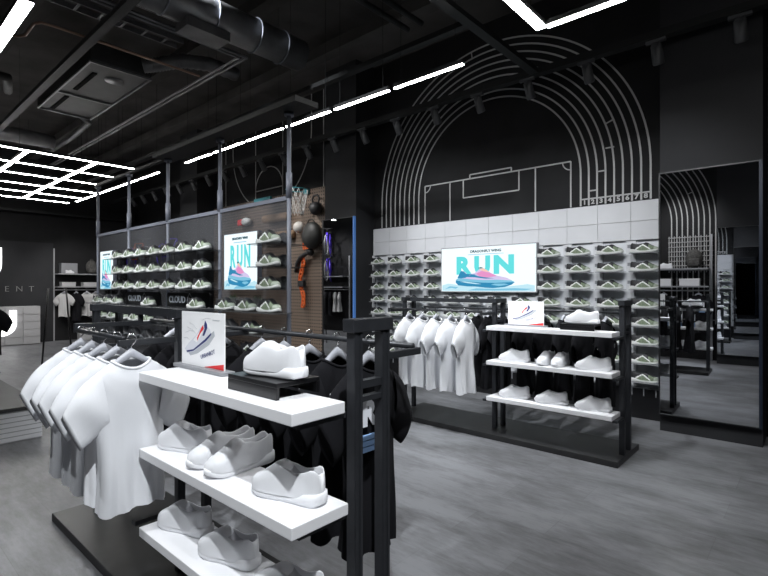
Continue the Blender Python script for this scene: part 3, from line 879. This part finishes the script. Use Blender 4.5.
# ------------------------------------------------------------------ pegboard wall and sports gear
o = MB().box(-1.47*H, 1.53*H, -.06, 0, 0, 2.29*H).build('pegboard', M['peg'], None, False, (-5.93*H, VW-.003, 0))
tag(o, 'brown perforated pegboard wall carrying sports gear behind the glass partition', 'pegboard')
o = MB().box(-1.3*H, 1.3*H, -.06, 0, 0, 1.7*H).build('pegboard', M['recess'], None, False, (-9.5*H, VW-.003, 0))
tag(o, 'grey back panel far left behind the glass partition', 'panel')
PB = VW-.06
def hang_at(u, z): return (u*H, PB, z*H)
# hoop
t = empty('basketball_hoop', hang_at(-5.0, 2.26))
ring = [(.21*math.cos(a), -.28+.21*math.sin(a), 0) for a in np.linspace(0, 2*PI, 33)[:-1]]
MB().tube(ring, .009, 8, closed=True).build('rim', M['teal'], t, True)
MB().box(-.05, .05, -.08, 0, -.05, .05).build('bracket', M['teal'], t)
mb = MB(); n = 12
for k in range(n):
    for sg in (1, -1):
        pts = []
        for j in range(7):
            q = j/6; r = .21-.09*q; a = 2*PI*(k+sg*q*1.5)/n
            pts.append((r*math.cos(a), -.28+r*math.sin(a), -.48*q))
        mb.tube(pts, .0055, 4)
mb.build('net', M['net'], t, True)
tag(t, 'basketball hoop with teal rim and white net on the pegboard', 'hoop')
t = empty('basketball_hoop', hang_at(-6.0, 2.22))
MB().box(-.3, .3, -.05, 0, 0, .12).build('backboard_edge', M['teal'], t)
tag(t, 'teal hoop mounting plate above the partition rail on the pegboard', 'hoop mount')
# kettlebell-like bag and gear
t = empty('kettlebell', (-4.76*H, PB-.12, 1.92*H))
MB().ball((0,0,.13), .125).build('bell', M['shoeblack'], t, True)
MB().tube([(-.08,0,.22),(-.1,0,.32),(-.05,0,.38),(.05,0,.38),(.1,0,.32),(.08,0,.22)], .02, 8).build('handle', M['shoeblack'], t, True)
MB().box(-.04, .04, -.02, .12, .20, .24).build('peg_hook', M['silver'], t)
tag(t, 'round black kettlebell hanging high on the pegboard', 'kettlebell')
t = empty('sports_bag', (-4.80*H, PB-.16, 1.50*H))
MB().ball((0,0,.25), .25, .15, .26).build('bag_body', M['bag'], t, True)
MB().tube([(-.12,-.02,.46),(-.05,-.03,.55),(.05,-.03,.55),(.12,-.02,.46)], .012, 6).build('strap', M['bag'], t, True)
tag(t, 'black crumpled sports bag hanging on the pegboard under the kettlebell', 'bag')
o = MB().ball((0,0,0), .115).build('hanging_ball', M['ballgrey'], None, True, (-5.06*H, PB-.16, 1.79*H))
tag(o, 'pale round ball hanging on the pegboard beside the black bag', 'ball')
t = empty('resistance_band', (-4.98*H, PB-.04, 1.55*H))
mb = MB()
for k in range(4):
    mb.tube([((-.09+.06*k)+.03*math.cos(a), -.02, .07*math.sin(a)) for a in np.linspace(0, 2*PI, 13)[:-1]], .013, 6, closed=True)
mb.build('band', M['orange'], t, True)
tag(t, 'coiled orange bands hanging on the pegboard under the pale ball', 'band')
t = empty('hanging_ladder', (-5.08*H, PB-.05, .75*H))
mb = MB()
zz = np.linspace(0, 1.02, 28)
for z in zz: pass
pl = [(.05*math.sin(z*9)-.02+.1*max(0, .25-z), -.03, z) for z in zz]
pr = [(x+.09+.012*math.sin(z*31), -.045, z) for x, _, z in pl]
mb.tube(pl, .02, 6).tube(pr, .02, 6)
for a, b in list(zip(pl, pr))[::2]: mb.tube([a, b], .018, 6)
mb.build('webbing', M['orange'], t, True)
mb = MB().box(-.06, .12, -.08, -.01, .40, .52, .01); mb.build('buckle', M['shoeblack'], t)
tag(t, 'orange webbing ladder hanging down the pegboard beside the right pole', 'ladder')
t = empty('curved_handle_bar', (-4.96*H, PB-.08, 1.22*H))
MB().tube([(-.30,-.02,-.02),(-.26,-.03,.15),(-.15,-.04,.27),(0,-.04,.33),(.12,-.03,.34)], [.05,.05,.045,.04,.03], 10).build('bar', M['shoeblack'], t, True)
MB().ball((.14,-.04,.36), .075).build('knob', M['shoeblack'], t, True)
tag(t, 'curved black bar with a knob mounted on the pegboard over the orange ladder', 'exercise gear')
for k, (u, z, lab) in enumerate(((-5.62, 1.97, 'upper'), (-5.5, 1.72, 'lower'))):
    o = MB().cyl((-.38, 0, 0), (.38, 0, 0), .085, 20).build('hanging_rolled_mat', M['tan'], None, True, (u*H, PB-.1, z*H))
    tag(o, f'{lab} tan rolled mat on the pegboard seen through the glass partition', 'mat', 'rolled mats')
for k, (u, z, lab, m) in enumerate(((-6.35, 1.93, 'white and red', 'shoewhite'),)):
    t = empty('hanging_boxing_glove', (u*H, PB-.1, z*H))
    MB().ball((0,0,.08), .16, .09, .09).build('glove_body', M[m], t, True)
    MB().box(-.26, -.1, -.07, .07, .0, .14, .02).build('cuff', M['red'], t)
    tag(t, f'{lab} boxing glove on the pegboard seen through the partition', 'glove')

def bicycle(loc, rz, label, m, seed=0):
    t = empty('bicycle', loc, rz)
    for x in (-.5, .5):
        mb = MB()
        mb.tube([(x+.33*math.cos(a), 0, .33+.33*math.sin(a)) for a in np.linspace(0, 2*PI, 33)[:-1]], .02, 6, closed=True)
        for a in np.linspace(0, PI, 7)[:-1]:
            mb.tube([(x+.33*math.cos(a), 0, .33+.33*math.sin(a)), (x-.33*math.cos(a), 0, .33-.33*math.sin(a))], .003, 4)
        mb.build('wheel', M['purple'] if x < 0 else M['bikegrey'], t, True)
    mb = MB()
    bb, st, hd, ra, fa = (-.08,0,.3), (-.2,0,.78), (.36,0,.75), (-.5,0,.33), (.5,0,.33)
    for a, b in ((bb,st),(bb,hd),(st,hd),(bb,ra),(st,ra),(hd,fa)): mb.tube([a,b], .02, 8)
    mb.build('bike_frame', m, t, True)
    MB().box(-.32,-.1,-.05,.05,.80,.84,.01).build('saddle', M['shoeblack'], t)
    MB().tube([(.36,0,.75),(.38,0,.88),(.38,-.2,.9)], .014, 6).tube([(.38,0,.88),(.38,.2,.9)], .014, 6).build('handlebar', M['shoeblack'], t, True)
    return tag(t, label, 'bicycle')
bicycle((-8.6*H, VW-.3, 1.36*H), 0, 'purple wheeled bicycle hung high behind the left of the partition', M['purple'])
bicycle((-10.0*H, VW-.3, 1.36*H), 0, 'purple wheeled bicycle hung behind the far left poster of the partition', M['orange'])

# across the room, seen in the left mirror
bicycle((-8.27*H, VB+.4, 1.75*H), R(55), 'purple bicycle hung high across the room, upper one in the left mirror', M['purple'])
bicycle((-8.27*H, VB+.4, 1.16*H), R(55), 'purple bicycle hung across the room, lower one in the left mirror', M['purple'])

# ------------------------------------------------------------------ wall bays with shelves and rails
def wall_bay(loc, rz, w, label):
    t = empty('wall_bay', loc, rz)
    for x in (-w/2, w/2):
        MB().box(x-.022, x+.022, -.05, -.005, 0, 1.745*H).build('upright', M['bay'], t)
    for z in (1.275, 1.03):
        MB().box(-w/2+.022, w/2-.022, -.36, -.005, z*H-.03, z*H).build('shelf', M['bay'], t)
    MB().cyl((-w/2+.022, -.27, .965*H), (w/2-.022, -.27, .965*H), .014).build('hanging_rail', M['bay'], t, True)
    for x in (-w/2+.012, w/2-.012):
        MB().box(x-.008, x+.008, -.29, -.05, .955*H, .975*H).build('rail_arm', M['bay'], t)
    return tag(t, label, 'shelf unit')
def backpack(loc, rz, label):
    t = empty('backpack', loc, rz)
    MB().ball((0,0,.2), .155, .11, .20).build('bag_body', M['backpack'], t, True)
    MB().box(-.115,.115,-.15,-.06,.03,.2,.03).build('front_pocket', M['backpack'], t, True)
    MB().tube([(-.04,0,.39),(-.03,0,.43),(.03,0,.43),(.04,0,.39)], .01, 6).build('grab_handle', M['backpack'], t, True)
    return tag(t, label, 'backpack')
def shoe_box(loc, rz, label, w=.34, h=.12, m='box'):
    t = empty('shoe_box', loc, rz)
    MB().box(-w/2, w/2, -.11, .11, 0, h*.7, .002).build('box_body', M[m], t)
    MB().box(-w/2-.004, w/2+.004, -.114, .114, h*.7, h, .002).build('lid', M[m], t)
    return tag(t, label, 'box')
# far left bay (faces +u): local x runs along v
BU = -10.8*H
BZ1, BZ2, BZR = 1.275*H+.001, 1.03*H+.001, .965*H
wall_bay((BU, 3.25*H, 0), PI/2, 1.0*H, 'silver shelf unit with folded boxes on the far left wall')
t = empty('shoe_display_case', (BU+.19, 2.96*H, BZ1), PI/2)
MB().box(-.2, .2, -.12, .12, 0, .29, .004).build('case_body', M['recess'], t)
tag(t, 'grey case with a white sneaker in front, on the far left shelf unit', 'case')
white_shoe.put((BU+.325, 2.96*H, BZ1), PI/2+.2, 'white sneaker before a grey case on the far left shelf unit', 'shoe', None, .8)
backpack((BU+.19, 3.36*H, BZ1), PI/2, 'grey backpack on the top shelf of the far left unit')
shoe_box((BU+.19, 2.95*H, BZ2), PI/2, 'pale box left on the second shelf of the far left unit')
shoe_box((BU+.19, 3.33*H, BZ2), PI/2, 'pale box right on the second shelf of the far left unit', .4)
for i, (v, st, lab) in enumerate(((2.88, grey_tee, 'pale grey t-shirt hanging at the left of the far left unit'), (3.08, black_tee[0], 'black t-shirt hanging between two pale ones on the far left unit'), (3.26, grey_tee, 'pale grey t-shirt hanging mid rail on the far left unit'), (3.42, grey_tee, 'pale grey t-shirt hanging right on the far left unit'))):
    rz = R(-35) if st is grey_tee else R(-60)
    st.put((BU+.27, v*H, BZR+.0145), rz, lab, 't-shirt', 't-shirts on the far left unit')
    hanger.put((BU+.27, v*H, BZR+.0145), rz, f'hanger holding the {lab[:-28]} shirt, {ORD[i]} from left on far unit' if False else f'hanger {ORD[i]} from left on the far left unit rail', 'hanger', 'hangers on the far left unit')
shoe_box((BU+.2, 3.28*H, 0), PI/2, 'white box standing on the floor under the shirts of the far left unit', .45, .28*H)
# across the room, seen in the right mirror (faces +v)
wall_bay((-1.39*H, VB, 0), PI, 1.0*H, 'silver shelf unit across the room, seen in the right mirror')
t = empty('wire_grid', (-1.14*H, VB+.02, 1.27*H))
mb = MB()
for k in range(9): mb.cyl((-.26*H+.065*H*k, 0, -.05*H), (-.26*H+.065*H*k, 0, .47*H), .008, 6)
for k in range(8): mb.cyl((-.27*H, 0, -.02*H+.067*H*k), (.27*H, 0, -.02*H+.067*H*k), .008, 6)
mb.build('grid_wires', M['line'], t)
tag(t, 'pale wire grid on the wall behind the backpack in the right mirror', 'wire grid')
backpack((-1.08*H, VB+.18, BZ1), PI, 'dark grey backpack on a shelf seen in the right mirror')
shoe_box((-1.13*H, VB+.18, BZ2), PI, 'white box on the shelf below the backpack in the right mirror', .36, .15, 'white')
shoe_box((-1.45*H, VB+.18, BZ2), PI, 'white box at the left edge of the right mirror, second shelf', .3, .15, 'white')
white_shoe.put((-1.44*H, VB+.2, BZ1), PI, 'white sneaker on the upper shelf at the left edge of the right mirror', 'shoe')
for i, u in enumerate((-1.02, -1.44)):
    (print_tee if i == 0 else black_tee[0]).put((u*H, VB+.27, BZR+.0145), PI/2, ('printed' if i == 0 else 'plain')+' black t-shirt on the rail across the room, seen in the right mirror', 't-shirt', 't-shirts across the room')
    hanger.put((u*H, VB+.27, BZR+.0145), PI/2, f'hanger on the rail across the room, {ORD[i]} from right in the right mirror', 'hanger', 'hangers across the room')
# clothes in the left mirror
wall_bay((-8.30*H, VB, 0), PI, .9*H, 'silver shelf unit under the bicycles, seen in the left mirror')
for i, (u, st, nm) in enumerate(((-8.02, grey_tee, 'pale'), (-8.16, grey_tee, 'pale'), (-8.31, black_tee[1], 'black'), (-8.46, black_tee[0], 'black'))):
    st.put((u*H, VB+.27, BZR+.0145), PI/2+R(50), f'{nm} t-shirt under the bicycles, {ORD[i]} from right in the left mirror', 't-shirt', 't-shirts in the left mirror')

# ------------------------------------------------------------------ far left counter, logo wall, podium
o = MB().box(U0+.003, U0+.06, 1.0*H, 2.74*H, 0, 1.84*H).build('logo_panel', M['column'])
tag(o, 'dark logo panel on the far left wall behind the counter', 'panel')
ROTU = Matrix.Rotation(PI/2, 4, 'Z') @ UPRIGHT        # text facing +u
def u_logo(loc, w, h, s, label):
    pts = []
    for a in np.linspace(PI, 2*PI, 25): pts.append(((w/2-s/2)*math.cos(a), w/2+(w/2-s/2)*math.sin(a)))
    pts = [(-w/2+s/2, h)]+pts+[(w/2-s/2, h)]
    mb = MB(); n = len(pts)
    P = [Vector(p) for p in pts]; rings = []
    for i in range(n):
        a = P[max(i-1,0)]; b = P[min(i+1,n-1)]; tt = (b-a).normalized(); nn = Vector((-tt.y, tt.x))*s/2
        L_, R_ = P[i]+nn, P[i]-nn
        rings.append([(0, L_.x, L_.y), (0, R_.x, R_.y), (.03, R_.x, R_.y), (.03, L_.x, L_.y)])
    mb.loft(rings, True, True)
    o = mb.build('mounted_logo', M['logo'], None, False, loc)
    return tag(o, label, 'logo')
u_logo((U0+.061, 1.63*H, 1.09*H), .66*H, .62*H, .20*H, 'glowing white U shaped logo on the dark far left wall')
t = empty('wall_lettering', (U0+.061, 2.25*H, .98*H))
for ch, v in (('E', 2.035), ('N', 2.215), ('T', 2.395)):
    me = text_mesh(ch, .215, .008, -.004); me.transform(ROTU)
    mesh_obj('letter', me, M['letter'], t, (.01, (v-2.25)*H, 0))
tag(t, 'thin grey letters ENT on the dark far left wall above the counter', 'lettering')
CU = -10.45*H
t = empty('counter', (CU-.25, 1.7*H, 0))
MB().box(-.2, .22, -.8*H, .765*H, 0, .676*H).build('counter_body', M['counter'], t)
for k in range(5):
    for j in range(6):
        a = -.795*H+j*.26*H; b0 = .02+k*.195
        MB().box(.22, .25, a+.008, a+.26*H-.008, b0, b0+.185).build('front_panel', M['counter'], t)
tag(t, 'white panelled counter by the dark far left wall', 'counter')
u_logo((CU+.002, 1.90*H, .17*H), .42*H, .44*H, .1*H, 'glowing white U shaped logo on the front of the white counter')
# podium
t = empty('podium', (-4.9*H, .2*H, 0))
mb = MB().box(-1.0*H, 1.0*H, -.6*H, .727*H, 0, .30)
mb.build('podium_body', M['counter'], t)
mb = MB()
for k in range(6): mb.box(1.0*H, 1.0*H+.008, -.6*H, .727*H, .012+.047*k, .012+.047*k+.038)
mb.build('slatted_front', M['white'], t)
MB().box(-1.01*H, 1.01*H, -.61*H, .735*H, .30, .335).build('podium_top', M['podiumtop'], t)
tag(t, 'low white podium with slatted front and dark top at the left edge', 'podium')
t = empty('garment_stand', (-5.6*H, .92*H, .336))
MB().cyl((0,0,0), (0,0,.015), .14, 24).build('stand_base', M['frame'], t, True)
MB().cyl((-.12,0,.015), (-.12,0,.99), .012).build('stand_pole', M['frame'], t, True)
MB().tube([(-.12,0,.98),(-.09,0,1.0),(.06,0,1.0)], .012).build('stand_arm', M['frame'], t, True)
tag(t, 'black garment stand on the white podium at the left edge', 'stand')
short_tee.put((-5.6*H, .92*H, .336+1.015), 0, 'black t-shirt on a stand at the left edge above the white podium', 't-shirt')
hanger.put((-5.6*H, .92*H, .336+1.015), 0, 'hanger of the black t-shirt on the podium stand at the left edge', 'hanger')
# A-frame garment rail far left
t = empty('a_frame_rail', (-6.6*H, 1.72*H, 0))
for y0 in (-.16*H, .16*H):
    MB().cyl((0, y0, 0), (.0, y0*.55, 1.0*H), .014, 10).build('leg', M['signblack'], t, True)
tag(t, 'two thin black leaning poles standing left of the glass partition', 'stand')

# ------------------------------------------------------------------ ceiling services
def thing1(mb, name, m, label, cat, group=None, smooth=False):
    return tag(mb.build(name, m, None, smooth), label, cat, group)
hz = lambda h: (1+h)*H
# LED strips
def led(p0, p1, w, label, group, hgt=1.4, drop=.05):
    (u0, v0), (u1, v1) = p0, p1
    t = empty('pendant_light_strip', ((u0+u1)/2*H, (v0+v1)/2*H, hz(hgt)))
    du, dv = abs(u1-u0)/2*H, abs(v1-v0)/2*H
    if du > dv: a, b = du, w/2
    else: a, b = w/2, dv
    MB().box(-a, a, -b, b, 0, .010).build('diffuser', M['led'], t)
    for s_ in (-.8, .8):
        MB().cyl((a*s_ if du > dv else 0, 0 if du > dv else b*s_, drop), (a*s_ if du > dv else 0, 0 if du > dv else b*s_, ZC-hz(hgt)-.001), .0025, 6).build('suspension_cable', M['beam'], t)
    MB().box(-a, a, -b-.004, b+.004, .010, drop).build('housing', M['beam'], t)
    return tag(t, label, 'light', group)
def hang_wire(): pass
seg = .6175; us = -1.64
for i in range(12):
    if i == 6: continue
    a, b = us-seg*i, us-seg*(i+1)
    if b < -9.35: b = -9.35
    led((a-.028, 2.62), (b+.028, 2.62), .031, f'glowing ceiling strip in the long diagonal line, {ORD[i] if i < 6 else ORD[i-1]} segment from right', 'led strips in the long line')
for i, u in enumerate((-6.04,-6.69,-7.315,-8.0,-8.64,-9.27)):
    led((u, .6), (u, 2.36 if i < 3 else 2.58), .019, f'thin glowing cross strip of the left ceiling grid, {ORD[i]} from the front', 'led strips of the left grid')
led((-6.06, 1.95), (-9.25, 1.95), .048, 'wide glowing strip of the left ceiling grid, right one of two', 'led strips of the left grid', 1.397)
led((-6.06, 1.315), (-9.25, 1.315), .048, 'wide glowing strip of the left ceiling grid, left one of two', 'led strips of the left grid', 1.397)
led((-2.9, .627), (-4.6, .627), .085, 'broad glowing strip cut off in the top left corner', 'led strips near the camera')
led((-1.12, 1.2), (-1.12, 2.54), .078, 'broad glowing strip pointing down at the top centre', 'led strips near the camera')
led((-1.09, 2.545), (1.6, 2.545), .042, 'glowing strip leading to the top right from the centre corner', 'led strips near the camera')
# suspended beams
def beam(u0, u1, v0, v1, h0, h1, label):
    return thing1(MB().box(u0*H, u1*H, v0*H, v1*H, hz(h0), hz(h1)), 'ceiling_beam', M['beam'], label, 'beam', 'suspended black beams')
beam(-10.2, -1.68, 2.64, 2.69, 1.66, 1.695, 'long black beam running diagonally above the glowing strip line')
beam(-1.68, -1.615, 1.0, 3.61, 1.66, 1.695, 'black beam running down to the spotlight track at the top centre')
beam(-9.5, 2.0, 1.22, 1.28, 1.8, 1.84, 'black beam crossing the top left corner of the ceiling')
beam(-10.7, -10.5, .3, 4.1, 1.35, 1.5, 'dark bulkhead over the far left wall behind the light grid')
# spotlight track
t = empty('spotlight_track', (-4.4*H, 3.65*H, hz(1.66)))
MB().box(-6.0*H, 6.2*H, -.05, .05, .0, .075).build('track_rail', M['beam'], t)
tag(t, 'long black spotlight track running in front of the arches', 'track')
def make_spot():
    t = empty('track_spotlight')
    MB().box(-.09, .09, -.02, .02, -.03, 0).build('adapter', M['spotgrey'], t)
    MB().cyl((0,0,-.03), (0,0,-.06), .012, 8).build('stem', M['spotgrey'], t, True)
    MB().tube([(0,-.015,-.05),(0,.015,-.05),(0,.11,-.19),(0,.118,-.20)], [.035,.05,.055,.052], 14).build('lamp_head', M['spotgrey'], t, True)
    return t
spot = Stock(make_spot)
spot_u = [-.358-.457*i for i in range(21)]
for i, u in enumerate(spot_u):
    spot.put((u*H, 3.65*H, hz(1.66)), 0, f'black spotlight on the long track, {ORD[i]} from the right', 'spotlight', 'track spotlights')
# round duct and services
t = empty('round_duct', (-3.26*H, 1.6*H, hz(1.95)))
MB().cyl((0,-1.6*H,0), (0,1.0*H,0), .185, 28).build('duct_pipe', M['duct'], t, True)
for y in (-.6, -.15, .2, .55, .8):
    MB().tube([(.192*math.cos(a), y*H, .192*math.sin(a)) for a in np.linspace(0, 2*PI, 29)[:-1]], .008, 6, closed=True).build('duct_band', M['silver'], t, True)
MB().box(-.13, .13, -.02*H, .30*H, -.26, -.16).build('vent_box', M['duct'], t)
tag(t, 'large round grey ventilation duct at the top of the ceiling', 'duct')
t = empty('rectangular_duct', (-5.2*H, 1.75*H, hz(1.95)))
mb = MB().box(-1.08*H, .55*H, -.3*H, .22*H, 0, .3, .02); mb.build('duct_body', M['ductdark'], t)
MB().box(-.25*H, .3*H, -.20*H, -.16*H, -.012, 0).build('slot_vent', M['slot'], t)
MB().box(-1.0*H, -.5*H, -.20*H, -.16*H, -.012, 0).build('slot_vent', M['slot'], t)
for a_, b_, c_, d_ in ((-1.08*H, .55*H, -.3*H, -.285*H), (-1.08*H, .55*H, .205*H, .22*H), (.535*H, .55*H, -.285*H, .205*H), (-1.08*H, -1.065*H, -.285*H, .205*H), (-.42*H, -.40*H, -.285*H, .205*H)):
    MB().box(a_, b_, c_, d_, -.025, 0).build('edge_flange', M['duct'], t)
MB().cyl((.25*H, .0, -.015), (.25*H, .0, .02), .12, 20).build('outlet', M['duct'], t, True)
tag(t, 'flat dark air conditioning unit hung under the ceiling at left', 'air unit')
t = empty('hanging_air_hose', (-4.2*H, 1.95*H, hz(2.0)))
pts = [(-.35*H, -.1*H, .0), (-.3*H, -.02*H, .03), (-.2*H, .05*H, .05), (-.05*H, .13*H, .05), (.1*H, .3*H, .02), (.12*H, .6*H, .0)]
P_ = []
for a, b in zip(pts[:-1], pts[1:]):
    for q in np.linspace(0, 1, 9)[:-1]: P_.append(tuple(a[i]*(1-q)+b[i]*q for i in range(3)))
MB().tube(P_, [.085 if i % 2 else .095 for i in range(len(P_))], 16).build('ribbed_hose', M['duct'], t, True)
tag(t, 'bent ribbed grey air hose between the ceiling ducts', 'duct')
thing1(MB().tube([(-4.42*H, .80*H, hz(1.85)), (-4.40*H, .90*H, hz(1.85)), (-4.34*H, .93*H, hz(1.85)), (-4.10*H, .93*H, hz(1.85)), (-4.05*H, .96*H, hz(1.85)), (-4.04*H, 1.05*H, hz(1.85)), (-4.04*H, 2.12*H, hz(1.85))], .014, 10), 'sprinkler_pipe', M['copper'], 'thin brown sprinkler pipe crossing the ceiling at top left', 'pipe', None, True)
for k, (dv) in enumerate((0, .045)):
    o = thing1(MB().tube([((-3.50+dv)*H, .5*H, hz(1.86)), ((-3.50+dv)*H, (2.17+dv)*H, hz(1.86)), (-9.0*H, (2.17+dv)*H, hz(1.86))], .018, 8), 'conduit_pipe', M['duct'], ('inner' if k == 0 else 'outer')+' of two grey conduits turning a corner under the round duct', 'pipe', 'grey ceiling conduits', True)
thing1(MB().cyl((-7.65*H, .6*H, hz(1.95)), (-7.65*H, 1.95*H, hz(1.95)), .14, 20), 'round_duct', M['duct'], 'short round grey duct over the left light grid', 'duct', None, True)
thing1(MB().cyl((-2.5*H, .8*H, hz(2.1)), (-2.5*H, 3.1*H, hz(2.1)), .035, 10), 'conduit_pipe', M['ductdark'], 'dark pipe crossing the ceiling at top centre', 'pipe', None, True)
thing1(MB().cyl((-2.36*H, .8*H, hz(2.1)), (-2.36*H, 3.1*H, hz(2.1)), .035, 10), 'conduit_pipe', M['ductdark'], 'second dark pipe at top centre, right of its neighbour', 'pipe', None, True)
thing1(MB().tube([(-6.2*H, .6*H, hz(2.05)), (-5.9*H, 1.0*H, hz(2.05)), (-5.9*H, 1.12*H, hz(2.05)), (-6.3*H, 1.2*H, hz(2.05))], .06, 12), 'round_duct', M['ductdark'], 'small bent dark pipe in the top left corner under the ceiling', 'pipe', None, True)
t = empty('cable_tray', (-4.05*H, 1.0*H, hz(2.05)))
for x in (-.09, .09):
    MB().box(x-.006, x+.006, -1.0*H, .95*H, 0, .06).build('side_rail', M['duct'], t)
for k in range(12):
    MB().box(-.084, .084, (-.95+.16*k)*H, (-.95+.16*k)*H+.025, .0, .008).build('rung', M['duct'], t)
tag(t, 'grey ladder cable tray under the ceiling at top left, beside the round duct', 'cable tray')
thing1(MB().cyl((-3.85*H, .3*H, hz(2.15)), (-3.85*H, 2.0*H, hz(2.15)), .03, 10), 'conduit_pipe', M['duct'], 'single grey pipe between the cable tray and the round duct', 'pipe', None, True)
thing1(MB().tube([(-6.4*H, 1.9*H, hz(2.0)), (-6.6*H, 2.05*H, hz(2.0)), (-7.4*H, 2.1*H, hz(2.0)), (-8.6*H, 2.1*H, hz(2.0))], .05, 12), 'conduit_pipe', M['duct'], 'bent grey pipe over the light grid near its right end', 'pipe', None, True)
for k, h_ in enumerate((2.3, 2.3, 2.3)):
    v = (1.0, 2.3, 3.2)[k]
    thing1(MB().box(-10.5*H, 2.5*H, v*H, (v+.12)*H, hz(h_), hz(h_)+.16), 'ceiling_joist', M['ceiling'], f'black structural joist under the ceiling, {ORD[k]} from the camera side', 'joist', 'ceiling joists')
o = MB().box(-2.05*H, -1.2*H, 2.9*H, VW, hz(1.9), ZC).build('ceiling_bulkhead', M['wall'])
bpy.data.objects.remove(o)

# ------------------------------------------------------------------ lights
def spot_light(loc, target, power, size=60, blend=.6, rad=.05, col=(1,.98,.96)):
    ld = bpy.data.lights.new('spot', 'SPOT'); ld.energy = power; ld.spot_size = R(size); ld.spot_blend = blend; ld.shadow_soft_size = rad; ld.color = col
    o = bpy.data.objects.new('bare_spot', ld); C.objects.link(o); o.location = loc  # bare source without a lamp head; several are added fill
    o.rotation_euler = (Vector(target)-Vector(loc)).to_track_quat('-Z', 'Y').to_euler()
    return o
def area_light(loc, sx, sy, power, col=(1,1,1)):
    ld = bpy.data.lights.new('area', 'AREA'); ld.energy = power; ld.shape = 'RECTANGLE'; ld.size = sx; ld.size_y = sy; ld.color = col
    o = bpy.data.objects.new('ceiling_light', ld); C.objects.link(o); o.location = loc
    return o
COOL = (.93,.97,1)
# shoe wall: added washers above the frame, no fixtures modelled
for u, v, h, tu, p in ((-.55, 1.75, 1.5, -1.25, 300), (-1.5, 1.6, 1.5, -2.2, 320), (-2.4, 1.6, 1.8, -3.1, 380), (-3.1, 1.5, 2.25, -3.7, 300)):
    spot_light((u*H, v*H, hz(h)), (tu*H, VW, .85*H), p, 62, .9, .04, COOL)
# down on the far rack
for u in (-2.1, -1.25):
    spot_light((u*H, 2.2*H, hz(1.5)), (u*H, 3.0*H, .6*H), 230, 60, .6, .03, COOL)
# key on the near rack
spot_light((.1*H, .0*H, hz(1.4)), (-1.3*H, .65*H, .72*H), 500, 50, .6, .025, COOL)
spot_light((-1.9*H, -.25*H, hz(1.4)), (-1.75*H, .6*H, .6*H), 190, 65, .6, .025, COOL)
# partition: unseen spots added to light shoes and signs from the front
for u in (-2.6, -3.6, -4.6):
    spot_light(((u+.5)*H, .25*H, hz(1.35)), (u*H, 1.66*H, .85*H), 300, 62, .7, .03, COOL)
# pegboard
for u in (-5.0, -6.2):
    spot_light((u*H, 3.2*H, hz(1.6)), (u*H, VW, 1.5*H), 130, 70, .8, .04)
# far left
spot_light((-9.2*H, 2.7*H, hz(1.3)), (-10.6*H, 3.1*H, .9*H), 170, 70, .8, .05)
spot_light((-9.0*H, 1.6*H, hz(1.3)), (-10.6*H, 1.8*H, .5*H), 120, 70, .8, .05)
# open floor: unseen spots added overhead to brighten it
spot_light((.1*H, 1.9*H, hz(2.0)), (-.35*H, 1.75*H, 0), 190, 95, .9, .08, COOL)
spot_light((-1.9*H, 2.0*H, hz(2.2)), (-2.0*H, 2.1*H, 0), 150, 70, .9, .08, COOL)
# opposite wall: out-of-frame spots added to lift the mirror views
spot_light((-1.3*H, .35*H, hz(1.7)), (-1.2*H, VB, 1.0*H), 170, 80, .8, .05)
spot_light((-8.1*H, .5*H, hz(1.6)), (-8.25*H, VB, 1.2*H), 200, 80, .8, .05)

w = bpy.data.worlds.new('world'); bpy.context.scene.world = w; w.use_nodes = True
w.node_tree.nodes['Background'].inputs['Color'].default_value = (.02,.02,.022,1)
w.node_tree.nodes['Background'].inputs['Strength'].default_value = .5

# ------------------------------------------------------------------ camera
cam = bpy.data.cameras.new('camera'); co = bpy.data.objects.new('camera', cam); C.objects.link(co)
cam.sensor_width = 36; cam.lens = 489/768*36; cam.clip_start = .05
co.location = (0, 0, H); co.rotation_euler = (PI/2, 0, R(41.65))
sc = bpy.context.scene; sc.camera = co
sc.view_settings.view_transform = 'Standard'; sc.view_settings.look = 'None'; sc.view_settings.exposure = 0; sc.view_settings.gamma = 1
sc.view_settings.use_curve_mapping = False
sc.cycles.use_denoising = True
sc.cycles.max_bounces = 8; sc.cycles.transparent_max_bounces = 16; sc.cycles.caustics_reflective = False; sc.cycles.caustics_refractive = False
